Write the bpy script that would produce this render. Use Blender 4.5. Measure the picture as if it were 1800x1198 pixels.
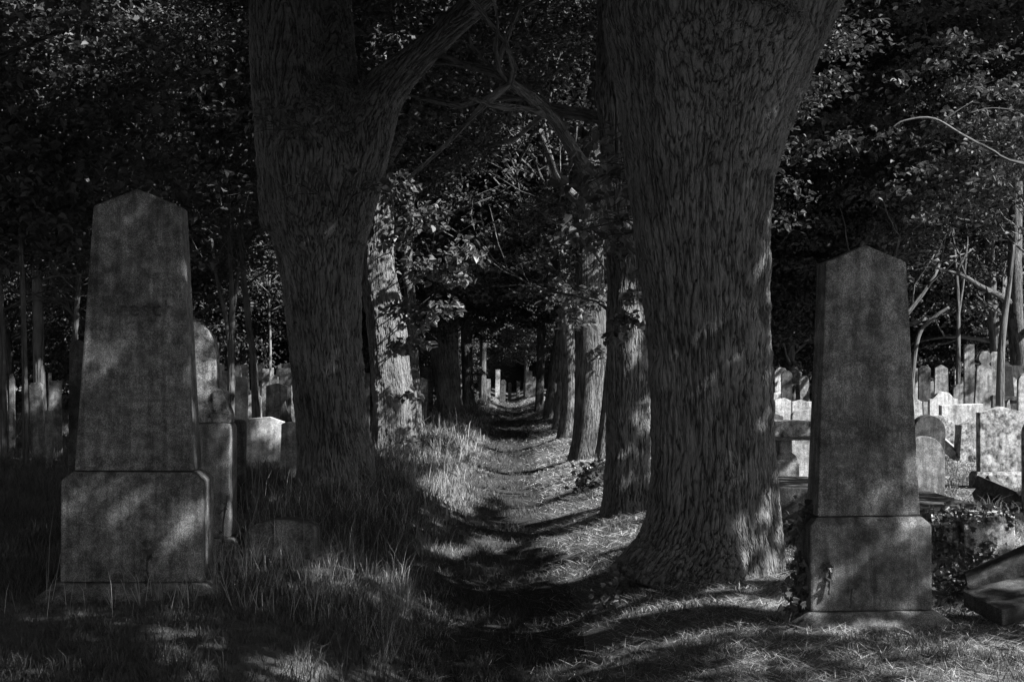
import bpy, bmesh, math, random
import numpy as np
from mathutils import Vector, Matrix, Euler

for o in list(bpy.data.objects): bpy.data.objects.remove(o)
S = bpy.context.scene
COL = S.collection
R = math.radians

# ------------------------------------------------------------------ camera, world, sun, exposure
CAMZ, F, HORY = 1.70, 2500.0, 650.0        # camera height, focal length and horizon row in photo pixels
cam_d = bpy.data.cameras.new('camera'); cam = bpy.data.objects.new('camera', cam_d); COL.objects.link(cam)
cam.location = (0, 0, CAMZ); cam.rotation_euler = (R(90), 0, 0)
cam_d.sensor_width = 36; cam_d.lens = 36 * F / 1800
cam_d.shift_y = (HORY - 599) / 1800
cam_d.clip_start = .05; cam_d.clip_end = 2000
S.camera = cam
SUN_EL = R(38)
LH = np.array([-1.0, 0.40]); LH /= np.linalg.norm(LH)             # horizontal direction the light travels
LD = np.array([LH[0] * math.cos(SUN_EL), LH[1] * math.cos(SUN_EL), -math.sin(SUN_EL)])
sun_az = math.atan2(-LH[0], -LH[1])                                # clockwise from +y, towards the sun
w = bpy.data.worlds.new('World'); S.world = w; w.use_nodes = True
nt = w.node_tree; nt.nodes.clear()
sky = nt.nodes.new('ShaderNodeTexSky'); sky.sky_type = 'NISHITA'; sky.sun_disc = False
sky.sun_elevation = SUN_EL; sky.sun_rotation = sun_az
bw = nt.nodes.new('ShaderNodeRGBToBW'); bg = nt.nodes.new('ShaderNodeBackground'); wo = nt.nodes.new('ShaderNodeOutputWorld')
bg.inputs['Strength'].default_value = 0.05
nt.links.new(sky.outputs[0], bw.inputs[0]); nt.links.new(bw.outputs[0], bg.inputs[0]); nt.links.new(bg.outputs[0], wo.inputs[0])
sd = bpy.data.lights.new('sun', 'SUN'); sd.energy = 5.0; sd.angle = R(.55); sd.color = (1, 1, 1)
so = bpy.data.objects.new('sun', sd); COL.objects.link(so)
so.rotation_euler = Vector(LD).to_track_quat('-Z', 'Y').to_euler(); so.location = (20, -8, 20)
S.view_settings.view_transform = 'Standard'; S.view_settings.look = 'None'
S.view_settings.exposure = 1.62; S.view_settings.gamma = 1
S.cycles.max_bounces = 5; S.cycles.diffuse_bounces = 3; S.cycles.glossy_bounces = 2; S.cycles.transmission_bounces = 3
S.cycles.use_denoising = True

rng = np.random.default_rng(7)
random.seed(7)

# ------------------------------------------------------------------ helpers
def X(px, Y): return (px - 900) / F * Y
def Z(py, Y): return CAMZ + (HORY - py) / F * Y
def sstep(a, b, v):
    t = np.clip((v - a) / (b - a), 0, 1); return t * t * (3 - 2 * t)
def ground_z(x, y):
    x = np.asarray(x, float); y = np.asarray(y, float)
    cx = -.07 + .10 * np.sin(y * .11) * np.clip((y - 8) / 30, 0, 1)
    d = x - cx
    z = -.34 * np.exp(-(d / .95) ** 2) + .05 + .03 * np.exp(-((d - .3) / .12) ** 2) * np.sin(y * 2.1)
    z = z + .13 * sstep(-.45, -1.5, d) * (1 - .5 * sstep(-4, -9, x))
    z = z + .05 * sstep(.5, 1.5, d)
    z = z - .07 * sstep(2.2, 4.5, x)
    z = z + .025 * np.sin(x * 2.1 + y * .7) * np.cos(y * 1.3 - x * .4) + .012 * np.sin(x * 5.3 + 1.7) * np.sin(y * 4.1)
    z = z + .06 * np.sin(x * .33 + 2) * np.sin(y * .21) * sstep(2.5, 7, np.abs(x))
    return z
def gz(x, y): return float(ground_z(x, y))

def tag(o, label=None, cat=None, group=None, kind=None):
    if label: o['label'] = label
    if cat: o['category'] = cat
    if group: o['group'] = group
    if kind: o['kind'] = kind
    return o
def link(o, parent=None):
    COL.objects.link(o)
    if parent: o.parent = parent
    return o
def empty(name, loc, rz=0.0):
    o = bpy.data.objects.new(name, None); o.empty_display_size = .2; COL.objects.link(o)
    o.location = loc; o.rotation_euler = (0, 0, rz); return o
def raw_mesh(name, verts, faces_flat, sizes, smooth=False, attrs=None):
    me = bpy.data.meshes.new(name)
    nv = len(verts); nf = len(sizes); nl = len(faces_flat)
    me.vertices.add(nv); me.vertices.foreach_set('co', np.asarray(verts, np.float32).ravel())
    me.loops.add(nl); me.loops.foreach_set('vertex_index', np.asarray(faces_flat, np.int32))
    me.polygons.add(nf)
    st = np.zeros(nf, np.int32); st[1:] = np.cumsum(sizes)[:-1]
    me.polygons.foreach_set('loop_start', st)
    me.polygons.foreach_set('use_smooth', np.full(nf, smooth))
    for k, v in (attrs or {}).items():
        if v.ndim == 2:
            a = me.attributes.new(k, 'FLOAT_VECTOR', 'POINT'); a.data.foreach_set('vector', v.astype(np.float32).ravel())
        else:
            a = me.attributes.new(k, 'FLOAT', 'POINT'); a.data.foreach_set('value', v.astype(np.float32))
    me.update(calc_edges=True)
    return me

# ------------------------------------------------------------------ materials
def new_mat(name):
    m = bpy.data.materials.new(name); m.use_nodes = True
    n = m.node_tree; n.nodes.clear(); return m, n
def N(n, t, **k):
    nd = n.nodes.new(t)
    for a, b in k.items(): setattr(nd, a, b)
    return nd
def ramp(n, stops, interp='LINEAR'):
    r = N(n, 'ShaderNodeValToRGB'); r.color_ramp.interpolation = interp
    e = r.color_ramp.elements
    while len(e) < len(stops): e.new(.5)
    for i, (p, v) in enumerate(stops): e[i].position = p; e[i].color = (v, v, v, 1)
    return r
def mathn(n, op, a, b=None, c=None):
    m = N(n, 'ShaderNodeMath', operation=op)
    for i, v in enumerate((a, b, c)):
        if v is None: continue
        if isinstance(v, (int, float)): m.inputs[i].default_value = v
        else: n.links.new(v, m.inputs[i])
    return m.outputs[0]

def leaf_mat(name, a, tr, rough=.45, spec=.4):
    m, n = new_mat(name)
    geo = N(n, 'ShaderNodeNewGeometry')
    mul = ramp(n, [(0, a * .55), (.5, a), (1, a * 1.5)])
    n.links.new(geo.outputs['Random Per Island'], mul.inputs[0])
    p = N(n, 'ShaderNodeBsdfPrincipled'); p.inputs['Roughness'].default_value = rough
    p.inputs['Specular IOR Level'].default_value = spec
    n.links.new(mul.outputs[0], p.inputs['Base Color'])
    t = N(n, 'ShaderNodeBsdfTranslucent'); n.links.new(mul.outputs[0], t.inputs[0])
    mx = N(n, 'ShaderNodeMixShader'); mx.inputs[0].default_value = tr
    n.links.new(p.outputs[0], mx.inputs[1]); n.links.new(t.outputs[0], mx.inputs[2])
    o = N(n, 'ShaderNodeOutputMaterial'); n.links.new(mx.outputs[0], o.inputs[0])
    return m
M_LEAF = leaf_mat('avenue_leaves', .058, .25, .5, .22)
M_LEAF2 = leaf_mat('grove_leaves', .068, .22, .5, .22)
M_IVY = leaf_mat('ivy_leaves', .05, .1, .35, .5)
M_SHOOT = leaf_mat('trunk_shoot_leaves', .12, .3, .45, .35)
M_GRASS = leaf_mat('grass_blades', .088, .3, .55, .25)
M_STRAW = leaf_mat('dry_grass', .46, .15, .7, .15)
M_DRY = leaf_mat('bleached_blades', .27, .25, .6, .2)
M_SEED = leaf_mat('seed_heads', .28, .2, .8, .1)

def bark_mat(name, a0, a1, scale, depth, disp):
    m, n = new_mat(name)
    at = N(n, 'ShaderNodeAttribute', attribute_name='bark')
    ns = N(n, 'ShaderNodeTexNoise'); ns.inputs['Scale'].default_value = 3.0; ns.inputs['Detail'].default_value = 3
    mpn = N(n, 'ShaderNodeMapping'); mpn.inputs['Scale'].default_value = (1, 1, .45)
    n.links.new(at.outputs['Vector'], mpn.inputs[0]); n.links.new(mpn.outputs[0], ns.inputs['Vector'])
    off = N(n, 'ShaderNodeVectorMath', operation='MULTIPLY_ADD')
    n.links.new(ns.outputs['Color'], off.inputs[0]); off.inputs[1].default_value = (.06, .06, .10)
    n.links.new(at.outputs['Vector'], off.inputs[2])
    def furrow(sx, sz, det, dist, k):
        mp = N(n, 'ShaderNodeMapping'); mp.inputs['Scale'].default_value = (sx, sx, sz)
        n.links.new(off.outputs[0], mp.inputs[0])
        t = N(n, 'ShaderNodeTexNoise'); t.inputs['Scale'].default_value = 1; t.inputs['Detail'].default_value = det
        t.inputs['Roughness'].default_value = .5; t.inputs['Distortion'].default_value = dist
        n.links.new(mp.outputs[0], t.inputs['Vector'])
        return mathn(n, 'MULTIPLY', mathn(n, 'ABSOLUTE', mathn(n, 'SUBTRACT', t.outputs[0], .5)), k)
    r1 = ramp(n, [(0, 0), (.25, .6), (.8, 1)]); n.links.new(furrow(scale, scale * .075, 2, .1, 9), r1.inputs[0])
    r2 = ramp(n, [(0, 0), (.3, .8), (.7, 1)]); n.links.new(furrow(scale * 2.0, scale * .30, 2, .2, 6), r2.inputs[0])
    fn = N(n, 'ShaderNodeTexNoise'); fn.inputs['Scale'].default_value = 1; fn.inputs['Detail'].default_value = 5; fn.inputs['Roughness'].default_value = .65
    mp3 = N(n, 'ShaderNodeMapping'); mp3.inputs['Scale'].default_value = (70, 70, 22)
    n.links.new(at.outputs['Vector'], mp3.inputs[0]); n.links.new(mp3.outputs[0], fn.inputs['Vector'])
    h = mathn(n, 'MULTIPLY_ADD', r2.outputs[0], .35, mathn(n, 'MULTIPLY_ADD', fn.outputs[0], .28, r1.outputs[0]))
    lump = N(n, 'ShaderNodeTexNoise'); lump.inputs['Scale'].default_value = 4.5; lump.inputs['Detail'].default_value = 3
    n.links.new(at.outputs['Vector'], lump.inputs['Vector'])
    hd = mathn(n, 'MULTIPLY_ADD', lump.outputs[0], 2.6, mathn(n, 'SUBTRACT', h, 1.3))
    # colour: furrows painted darker for crevice shade and dirt, plate tops paler, lichen patches
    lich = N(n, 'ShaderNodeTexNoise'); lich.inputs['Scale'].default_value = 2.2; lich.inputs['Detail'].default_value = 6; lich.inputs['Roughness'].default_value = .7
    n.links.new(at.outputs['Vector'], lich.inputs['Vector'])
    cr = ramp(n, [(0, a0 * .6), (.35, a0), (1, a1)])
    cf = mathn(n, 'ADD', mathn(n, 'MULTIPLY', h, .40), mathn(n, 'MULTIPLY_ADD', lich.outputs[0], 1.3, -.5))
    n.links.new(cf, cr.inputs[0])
    p = N(n, 'ShaderNodeBsdfPrincipled'); p.inputs['Roughness'].default_value = .9; p.inputs['Specular IOR Level'].default_value = .2
    n.links.new(cr.outputs[0], p.inputs['Base Color'])
    o = N(n, 'ShaderNodeOutputMaterial'); n.links.new(p.outputs[0], o.inputs[0])
    if disp:
        d = N(n, 'ShaderNodeDisplacement'); d.inputs['Scale'].default_value = depth; d.inputs['Midlevel'].default_value = .8
        n.links.new(hd, d.inputs['Height']); n.links.new(d.outputs[0], o.inputs['Displacement'])
        m.displacement_method = 'BOTH'
    else:
        b = N(n, 'ShaderNodeBump'); b.inputs['Strength'].default_value = 1; b.inputs['Distance'].default_value = depth
        n.links.new(h, b.inputs['Height']); n.links.new(b.outputs[0], p.inputs['Normal'])
    return m
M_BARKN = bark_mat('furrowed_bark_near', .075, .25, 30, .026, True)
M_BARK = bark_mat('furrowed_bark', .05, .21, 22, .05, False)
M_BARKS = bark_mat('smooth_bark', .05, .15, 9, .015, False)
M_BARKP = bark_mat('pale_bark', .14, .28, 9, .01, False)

def stone_mat(name, a, mott=.5, rough=.85, stain=.5, coarse=1.0):
    m, n = new_mat(name)
    tc = N(n, 'ShaderNodeTexCoord'); oi = N(n, 'ShaderNodeObjectInfo')
    add = N(n, 'ShaderNodeVectorMath', operation='MULTIPLY_ADD')
    cmb = N(n, 'ShaderNodeCombineXYZ')
    for i in range(3): n.links.new(oi.outputs['Random'], cmb.inputs[i])
    n.links.new(cmb.outputs[0], add.inputs[0]); add.inputs[1].default_value = (37, 53, 71)
    n.links.new(tc.outputs['Object'], add.inputs[2])
    def noise(sc, det, ro, src=add.outputs[0], dist=0):
        t = N(n, 'ShaderNodeTexNoise'); t.inputs['Scale'].default_value = sc; t.inputs['Detail'].default_value = det
        t.inputs['Roughness'].default_value = ro; t.inputs['Distortion'].default_value = dist
        n.links.new(src, t.inputs['Vector']); return t.outputs[0]
    fine = noise(150, 3, .85); med = noise(9 * coarse, 8, .72); big = noise(1.7, 4, .6, dist=.6)
    mps = N(n, 'ShaderNodeMapping'); mps.inputs['Scale'].default_value = (16, 16, 1.4)
    n.links.new(add.outputs[0], mps.inputs[0]); streak = noise(1, 5, .6, mps.outputs[0])
    r_med = ramp(n, [(.38, 1 - mott), (.5, .9), (.63, 1 + mott * .9)]); n.links.new(med, r_med.inputs[0])
    r_fine = ramp(n, [(.38, .4), (.5, .9), (.62, 1.9)]); n.links.new(fine, r_fine.inputs[0])
    r_big = ramp(n, [(.38, 1 - stain), (.56, 1.1)]); n.links.new(big, r_big.inputs[0])
    r_st = ramp(n, [(.4, 1 - stain * .8), (.56, 1.05)]); n.links.new(streak, r_st.inputs[0])
    v = N(n, 'ShaderNodeTexVoronoi', feature='F1'); v.inputs['Scale'].default_value = 14 * coarse
    n.links.new(add.outputs[0], v.inputs['Vector'])
    spot = ramp(n, [(.0, 1.55), (.16, 1.4), (.22, 1.0)]); n.links.new(mathn(n, 'ADD', v.outputs['Distance'], mathn(n, 'MULTIPLY_ADD', med, .9, -.36)), spot.inputs[0])
    val = mathn(n, 'MULTIPLY', mathn(n, 'MULTIPLY', r_med.outputs[0], r_fine.outputs[0]), mathn(n, 'MULTIPLY', r_big.outputs[0], r_st.outputs[0]))
    val = mathn(n, 'MULTIPLY', mathn(n, 'MULTIPLY', val, spot.outputs[0]), a)
    val = mathn(n, 'MINIMUM', val, .8)
    p = N(n, 'ShaderNodeBsdfPrincipled'); p.inputs['Roughness'].default_value = rough; p.inputs['Specular IOR Level'].default_value = .3
    n.links.new(val, p.inputs['Base Color'])
    b = N(n, 'ShaderNodeBump'); b.inputs['Strength'].default_value = .9; b.inputs['Distance'].default_value = .006
    hh = mathn(n, 'MULTIPLY_ADD', med, 1.6, mathn(n, 'MULTIPLY_ADD', fine, .35, mathn(n, 'MULTIPLY', big, 1.5)))
    n.links.new(hh, b.inputs['Height']); n.links.new(b.outputs[0], p.inputs['Normal'])
    o = N(n, 'ShaderNodeOutputMaterial'); n.links.new(p.outputs[0], o.inputs[0])
    return m
ST = {'white': stone_mat('white_marble', .42, .35, .7, .4), 'pale': stone_mat('pale_sandstone', .29, .45, .85, .35),
      'grey': stone_mat('grey_stone', .20, .45), 'mottled': stone_mat('lichen_mottled_stone', .25, .85, .9, .35, 1.3),
      'dark': stone_mat('dark_weathered_stone', .07, .55), 'black': stone_mat('black_polished_stone', .03, .4, .3, .2),
      'letter': stone_mat('darkened_relief_letters', .095, .5, .85, .45),  # letters coloured darker than the obelisk stone so they read
      'obelisk': stone_mat('speckled_granite', .16, .5, .85, .45, 1.4)}

def ground_mat(name, a0, a1):
    m, n = new_mat(name)
    tc = N(n, 'ShaderNodeTexCoord')
    t = N(n, 'ShaderNodeTexNoise'); t.inputs['Scale'].default_value = 1.3; t.inputs['Detail'].default_value = 10; t.inputs['Roughness'].default_value = .75
    n.links.new(tc.outputs['Object'], t.inputs['Vector'])
    mp = N(n, 'ShaderNodeMapping'); mp.inputs['Scale'].default_value = (30, 90, 30); mp.inputs['Rotation'].default_value = (0, 0, .3)
    n.links.new(tc.outputs['Object'], mp.inputs[0])
    t2 = N(n, 'ShaderNodeTexNoise'); t2.inputs['Scale'].default_value = 1; t2.inputs['Detail'].default_value = 6; t2.inputs['Distortion'].default_value = 1.5
    n.links.new(mp.outputs[0], t2.inputs['Vector'])
    mix = mathn(n, 'ADD', mathn(n, 'MULTIPLY', t.outputs[0], .5), mathn(n, 'MULTIPLY', t2.outputs[0], .5))
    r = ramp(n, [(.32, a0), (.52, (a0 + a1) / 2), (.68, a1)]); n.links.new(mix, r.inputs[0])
    p = N(n, 'ShaderNodeBsdfPrincipled'); p.inputs['Roughness'].default_value = 1; p.inputs['Specular IOR Level'].default_value = .1
    n.links.new(r.outputs[0], p.inputs['Base Color'])
    b = N(n, 'ShaderNodeBump'); b.inputs['Distance'].default_value = .03; b.inputs['Strength'].default_value = 1
    n.links.new(mix, b.inputs['Height']); n.links.new(b.outputs[0], p.inputs['Normal'])
    o = N(n, 'ShaderNodeOutputMaterial'); n.links.new(p.outputs[0], o.inputs[0]); return m
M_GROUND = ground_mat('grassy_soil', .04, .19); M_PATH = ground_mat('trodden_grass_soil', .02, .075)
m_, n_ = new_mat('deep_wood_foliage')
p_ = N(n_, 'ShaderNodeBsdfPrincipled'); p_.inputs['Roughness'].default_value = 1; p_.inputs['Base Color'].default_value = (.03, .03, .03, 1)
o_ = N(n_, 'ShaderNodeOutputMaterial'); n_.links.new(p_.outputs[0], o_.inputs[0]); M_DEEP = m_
m_, n_ = new_mat('engraved_shadowed_cut'); p_ = N(n_, 'ShaderNodeBsdfPrincipled'); p_.inputs['Roughness'].default_value = .9; p_.inputs['Base Color'].default_value = (.11, .11, .11, 1)
o_ = N(n_, 'ShaderNodeOutputMaterial'); n_.links.new(p_.outputs[0], o_.inputs[0]); M_CUT = m_

# ------------------------------------------------------------------ ground and path (one grid, path strip split off)
def axis(parts):
    out = []
    for a, b, s in parts: out += list(np.arange(a, b, s))
    return np.array(out + [parts[-1][1]])
xs = axis([(-400, -60, 20), (-60, -14, 2), (-14, -4, .4), (-4, 4, .1), (4, 14, .4), (14, 60, 2), (60, 400, 20)])
ys = axis([(-60, 0, 5), (0, 6, .5), (6, 20, .12), (20, 50, .4), (50, 130, 2), (130, 900, 35)])
gx, gy = np.meshgrid(xs, ys)
gv = np.stack([gx, gy, ground_z(gx, gy) * 1.0], -1).reshape(-1, 3)
nx, ny = len(xs), len(ys)
I, J = np.meshgrid(np.arange(nx - 1), np.arange(ny - 1)); a = (J * nx + I).ravel()
q = np.stack([a, a + 1, a + 1 + nx, a + nx], -1)
cxm = (xs[:-1] + xs[1:]) / 2; cym = (ys[:-1] + ys[1:]) / 2
CX, CY = np.meshgrid(cxm, cym)
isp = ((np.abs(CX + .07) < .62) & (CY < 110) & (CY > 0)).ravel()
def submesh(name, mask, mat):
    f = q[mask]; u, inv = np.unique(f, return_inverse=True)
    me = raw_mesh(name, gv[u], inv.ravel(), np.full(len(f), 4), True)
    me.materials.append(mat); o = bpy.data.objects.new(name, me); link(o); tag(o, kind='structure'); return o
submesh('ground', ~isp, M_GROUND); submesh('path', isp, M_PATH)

# ------------------------------------------------------------------ gaps cut into the canopy so sun lands on chosen spots (photo pixels)
G_SPOTS = [  # on the ground: px, py, rx, ry
    (1010, 893, 115, 38), (955, 915, 40, 14), (1110, 870, 50, 22), (945, 828, 42, 10), (860, 868, 40, 9),
    (800, 865, 55, 34), (770, 800, 45, 16), (1000, 845, 26, 8),
    (1030, 955, 95, 20), (870, 955, 45, 14), (790, 965, 40, 8), (1010, 1005, 36, 14), (1090, 940, 60, 16),
    (1180, 1095, 130, 24), (1010, 1132, 95, 10), (830, 1130, 60, 8), (1330, 1070, 70, 16), (1290, 975, 80, 14), (1370, 985, 40, 20),
    (690, 1085, 30, 4), (560, 1185, 26, 8), (720, 1020, 50, 6), (1480, 1165, 120, 10), (1250, 1030, 50, 8),
    (910, 695, 60, 16), (900, 680, 60, 6), (905, 714, 46, 5), (900, 734, 50, 4), (945, 731, 30, 6), (925, 752, 50, 4), (960, 752, 22, 7), (925, 778, 50, 4), (975, 774, 26, 6), (925, 806, 60, 4), (985, 800, 30, 8), (930, 834, 60, 6), (860, 790, 18, 4),
    (1700, 850, 120, 26), (1560, 900, 60, 12), (1400, 862, 40, 10), (100, 760, 30, 8), (470, 790, 60, 8),
    (1500, 760, 330, 40)]
V_SPOTS = [  # on standing things: px, py, rx, ry, depth
    (700, 690, 42, 105, 26.4), (672, 470, 40, 34, 26.0), (720, 560, 60, 80, 25.5), (720, 360, 75, 70, 25.0), (790, 480, 60, 40, 25.0), (655, 140, 12, 40, 26.5),
    (1332, 560, 12, 330, 11.3, .36), (1318, 880, 12, 50, 11.3, .36), (1300, 430, 8, 40, 11.3, .36),
    (1134, 780, 4, 110, 16.5), (1105, 560, 30, 60, 16.3), (1085, 330, 40, 60, 14), (1048, 660, 20, 110, 26.5), (1000, 660, 14, 80, 35), (975, 680, 16, 60, 45),
    (360, 640, 26, 70, 11.4), (403, 900, 14, 130, 11.4), (404, 760, 10, 30, 11.4),
    (362, 880, 10, 130, 9.5), (343, 760, 8, 60, 9.5), (327, 640, 5, 60, 9.5), (220, 838, 12, 10, 9.3, .12), (215, 565, 16, 28, 9.3, .12), (230, 850, 60, 6, 9.3, .12), (350, 1035, 16, 12, 9.3, .12),
    (1478, 690, 24, 16, 8.9, .75), (1490, 670, 22, 12, 8.9, .75), (1465, 525, 16, 20, 8.9, .75), (1462, 820, 14, 26, 8.9, .75), (1520, 840, 30, 14, 8.9, .75),
    (465, 760, 36, 34, 21), (360, 640, 30, 80, 11.4), (380, 900, 14, 120, 11.4, .2), (460, 700, 60, 50, 30, .15), (430, 600, 60, 90, 30, .3), (520, 740, 12, 40, 32), (392, 660, 12, 40, 36), (575, 640, 7, 16, 17.6), (790, 650, 20, 30, 46), (800, 720, 12, 14, 46),
    (1450, 700, 110, 70, 40), (1690, 700, 130, 90, 35), (1690, 720, 130, 80, 27), (1700, 780, 110, 60, 19), (1690, 680, 130, 60, 44), (1690, 730, 130, 70, 31), (1700, 780, 120, 60, 25.5), (1700, 800, 110, 60, 22), (430, 570, 120, 110, 54, .1), (400, 600, 100, 80, 46, .1), (440, 690, 70, 60, 36, .15), (1400, 700, 60, 60, 48), (1400, 760, 60, 70, 26), (1660, 760, 100, 60, 22), (1760, 780, 60, 70, 16), (1400, 800, 45, 70, 18),
    (1780, 980, 22, 22, 9.4), (1690, 900, 40, 5, 11), (60, 690, 30, 30, 30), (122, 740, 5, 26, 16), (900, 655, 50, 30, 90), (935, 670, 12, 20, 92)]
# sunny stretches of the fields: px, py, rx, ry, nearest and farthest depth, share of leaves left
FIELDS = [(1690, 705, 140, 105, 24, 46, .02), (1400, 720, 60, 95, 18, 50, .02), (1740, 790, 90, 90, 15.5, 24, .05),
          (455, 695, 75, 60, 19, 40, .06), (440, 570, 110, 100, 44, 60, .06), (60, 690, 50, 40, 22, 32, .1), (905, 640, 45, 60, 84, 112, .05),
          (400, 870, 22, 150, 10.9, 12.2, .05), (365, 640, 30, 90, 10.9, 12, .05), (364, 905, 25, 130, 9.3, 10.0, .03), (335, 720, 10, 110, 9.4, 10.0, .1), (552, 945, 10, 34, 11.2, 11.8, .1),
          (700, 690, 34, 110, 26.0, 27.4, .03), (740, 450, 110, 170, 24.6, 26.6, .08)]
# far crowns lit by thinning the leaves of nearer trees
LIT_WOOD = [(1600, 380, 280, 330, 45, 72, .2), (430, 540, 110, 120, 46, 60, .1)]
# what stands in the light's way: x, y, radius, top, depths of its own light patches
BLOCK = [(1.58, 11.5, .62, 9, (11.3,)), (2.23, 9.04, .48, 2.6, (8.9,)), (-2.51, 9.56, .50, 2.9, (9.3, 9.5)), (-2.3, 18, .66, 9, (17.6,)), (1.3, 16.5, .30, 9, (16.3, 16.5))]
def sun_keep(P, keep=.006):
    """leaves to keep: those whose shadow misses the patches chosen to be sunlit"""
    x, y, z = P[:, 0], P[:, 1], P[:, 2]
    n = len(P); hit = np.zeros(n, bool); soft = np.ones(n)
    stop = []
    for (bx, by, br, bz, own) in BLOCK:
        t = ((bx - x) * LD[0] + (by - y) * LD[1]) / (LD[0] ** 2 + LD[1] ** 2)
        cx, cy, cz = x + LD[0] * t, y + LD[1] * t, z + LD[2] * t
        stop.append(((t > 0) & (np.hypot(cx - bx, cy - by) < br) & (cz < bz), own, by))
    anystop = np.zeros(n, bool)
    for m, own, by in stop: anystop |= m
    gl = -.05
    t = (z - gl) / -LD[2]; gx_ = x + LD[0] * t; gy_ = y + LD[1] * t
    gzz = ground_z(gx_, np.maximum(gy_, 3)); t = (z - gzz) / -LD[2]; gx_ = x + LD[0] * t; gy_ = y + LD[1] * t
    ok = (gy_ > 3) & ~anystop; Y = np.maximum(gy_, 3)
    px = 900 + gx_ / Y * F; py = HORY + (CAMZ - ground_z(gx_, Y)) / Y * F
    wob = 1 + .30 * np.sin(gx_ * 7 + Y * 3) + .22 * np.sin(gx_ * 17 - Y * 5)
    for (a, b, c, d) in G_SPOTS:
        hit |= ok & (((px - a) / (c + .08 * F / Y)) ** 2 + ((py - b) / (d + .11 * F * CAMZ / Y ** 2)) ** 2 < wob)
    for sp in V_SPOTS:
        a, b, c, d, Yi = sp[:5]; kp = sp[5] if len(sp) > 5 else None
        t = (Yi - y) / LD[1]
        bad = np.zeros(n, bool)
        for m, own, by in stop:
            if Yi not in own and Yi > by - .5: bad |= m
        vx = x + LD[0] * t; vz = z + LD[2] * t
        px = 900 + vx / Yi * F; py = HORY + (CAMZ - vz) / Yi * F; e = .09 * F / Yi
        m_ = (t > 0) & ~bad & (((px - a) / (c + e)) ** 2 + ((py - b) / (d + e)) ** 2 < 1 + .3 * np.sin(px * .11 + py * .07))
        if kp is None: hit |= m_
        else: soft = np.where(m_, np.minimum(soft, kp), soft)
    near3 = stop[0][0] | stop[1][0] | stop[2][0]
    for a, b, c, d, Y0, Y1, kp in FIELDS:
        free = ~near3 if Y0 > 12 else ~(stop[0][0] | stop[1][0])
        for Yi in np.arange(Y0, Y1, .5):
            t = (Yi - y) / LD[1]; vx = x + LD[0] * t; vz = z + LD[2] * t; Ym = Yi
            m_ = free & (t > 0) & (vz > -.5) & (((900 + vx / Ym * F - a) / c) ** 2 + ((HORY + (CAMZ - vz) / Ym * F - b) / d) ** 2 < 1)
            soft = np.where(m_, np.minimum(soft, kp), soft)
    for a, b, c, d, Y0, Y1, kp in LIT_WOOD:
        for Yi in np.arange(Y0, Y1, 1.0):
            t = (Yi - y) / LD[1]; vx = x + LD[0] * t; vz = z + LD[2] * t
            m_ = ~near3 & (y < Y0 - 3) & (((900 + vx / Yi * F - a) / c) ** 2 + ((HORY + (CAMZ - vz) / Yi * F - b) / d) ** 2 < 1)
            soft = np.where(m_, np.minimum(soft, kp), soft)
    u_ = rng.random(n)
    return np.where(hit, u_ < keep, u_ < soft)
def img(P):
    Y = np.maximum(P[:, 1], .1)
    px = 900 + P[:, 0] / Y * F; py = HORY + (CAMZ - P[:, 2]) / Y * F
    return np.where(P[:, 1] > .1, px, 1e6), np.where(P[:, 1] > .1, py, 1e6)

# ------------------------------------------------------------------ leaves
def leaf_mesh(name, C, size, out_dir=None, up=1.0, droop=.35, mat=M_LEAF, aspect=.78):
    n = len(C)
    nrm = rng.normal(0, .55, (n, 3)); nrm[:, 2] += up
    nrm /= np.linalg.norm(nrm, axis=1)[:, None]
    ax = rng.normal(0, 1, (n, 3)) if out_dir is None else out_dir + rng.normal(0, .6, (n, 3))
    ax[:, 2] -= droop
    ax -= nrm * (ax * nrm).sum(1)[:, None]; ax /= np.linalg.norm(ax, axis=1)[:, None] + 1e-9
    bx = np.cross(nrm, ax)
    s = size * rng.uniform(.65, 1.25, n)[:, None]
    fold = rng.uniform(.05, .22, n)[:, None]
    wd = s * aspect
    base = C - ax * s * .5; tip = C + ax * s * .5 - nrm * s * .12
    l1 = C - ax * s * .22 - bx * wd * .46 + nrm * s * fold; l2 = C + ax * s * .16 - bx * wd * .36 + nrm * s * fold * .8
    r1 = C - ax * s * .22 + bx * wd * .46 + nrm * s * fold; r2 = C + ax * s * .16 + bx * wd * .36 + nrm * s * fold * .8
    V = np.stack([base, r1, r2, tip, l2, l1], 1).reshape(-1, 3)
    k = (np.arange(n) * 6)[:, None]
    Fc = np.concatenate([k + np.array([0, 1, 2, 3]), k + np.array([0, 3, 4, 5])], 1).reshape(-1)
    me = raw_mesh(name, V, Fc, np.full(2 * n, 4)); me.materials.append(mat)
    return me

def clump_points(centers, radii, per, flat=.33):
    """leaf positions gathered in flattened sprays round the clump centres"""
    n = len(centers) * per
    idx = np.repeat(np.arange(len(centers)), per)
    d = rng.normal(0, 1, (n, 3)); d /= np.linalg.norm(d, axis=1)[:, None]
    r = rng.random(n) ** .5
    d = d * r[:, None] * np.asarray(radii)[idx][:, None]; d[:, 2] *= flat
    d[:, 2] -= .25 * (d[:, 0] ** 2 + d[:, 1] ** 2) / np.maximum(np.asarray(radii)[idx], .1)
    return centers[idx] + d, d

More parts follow.
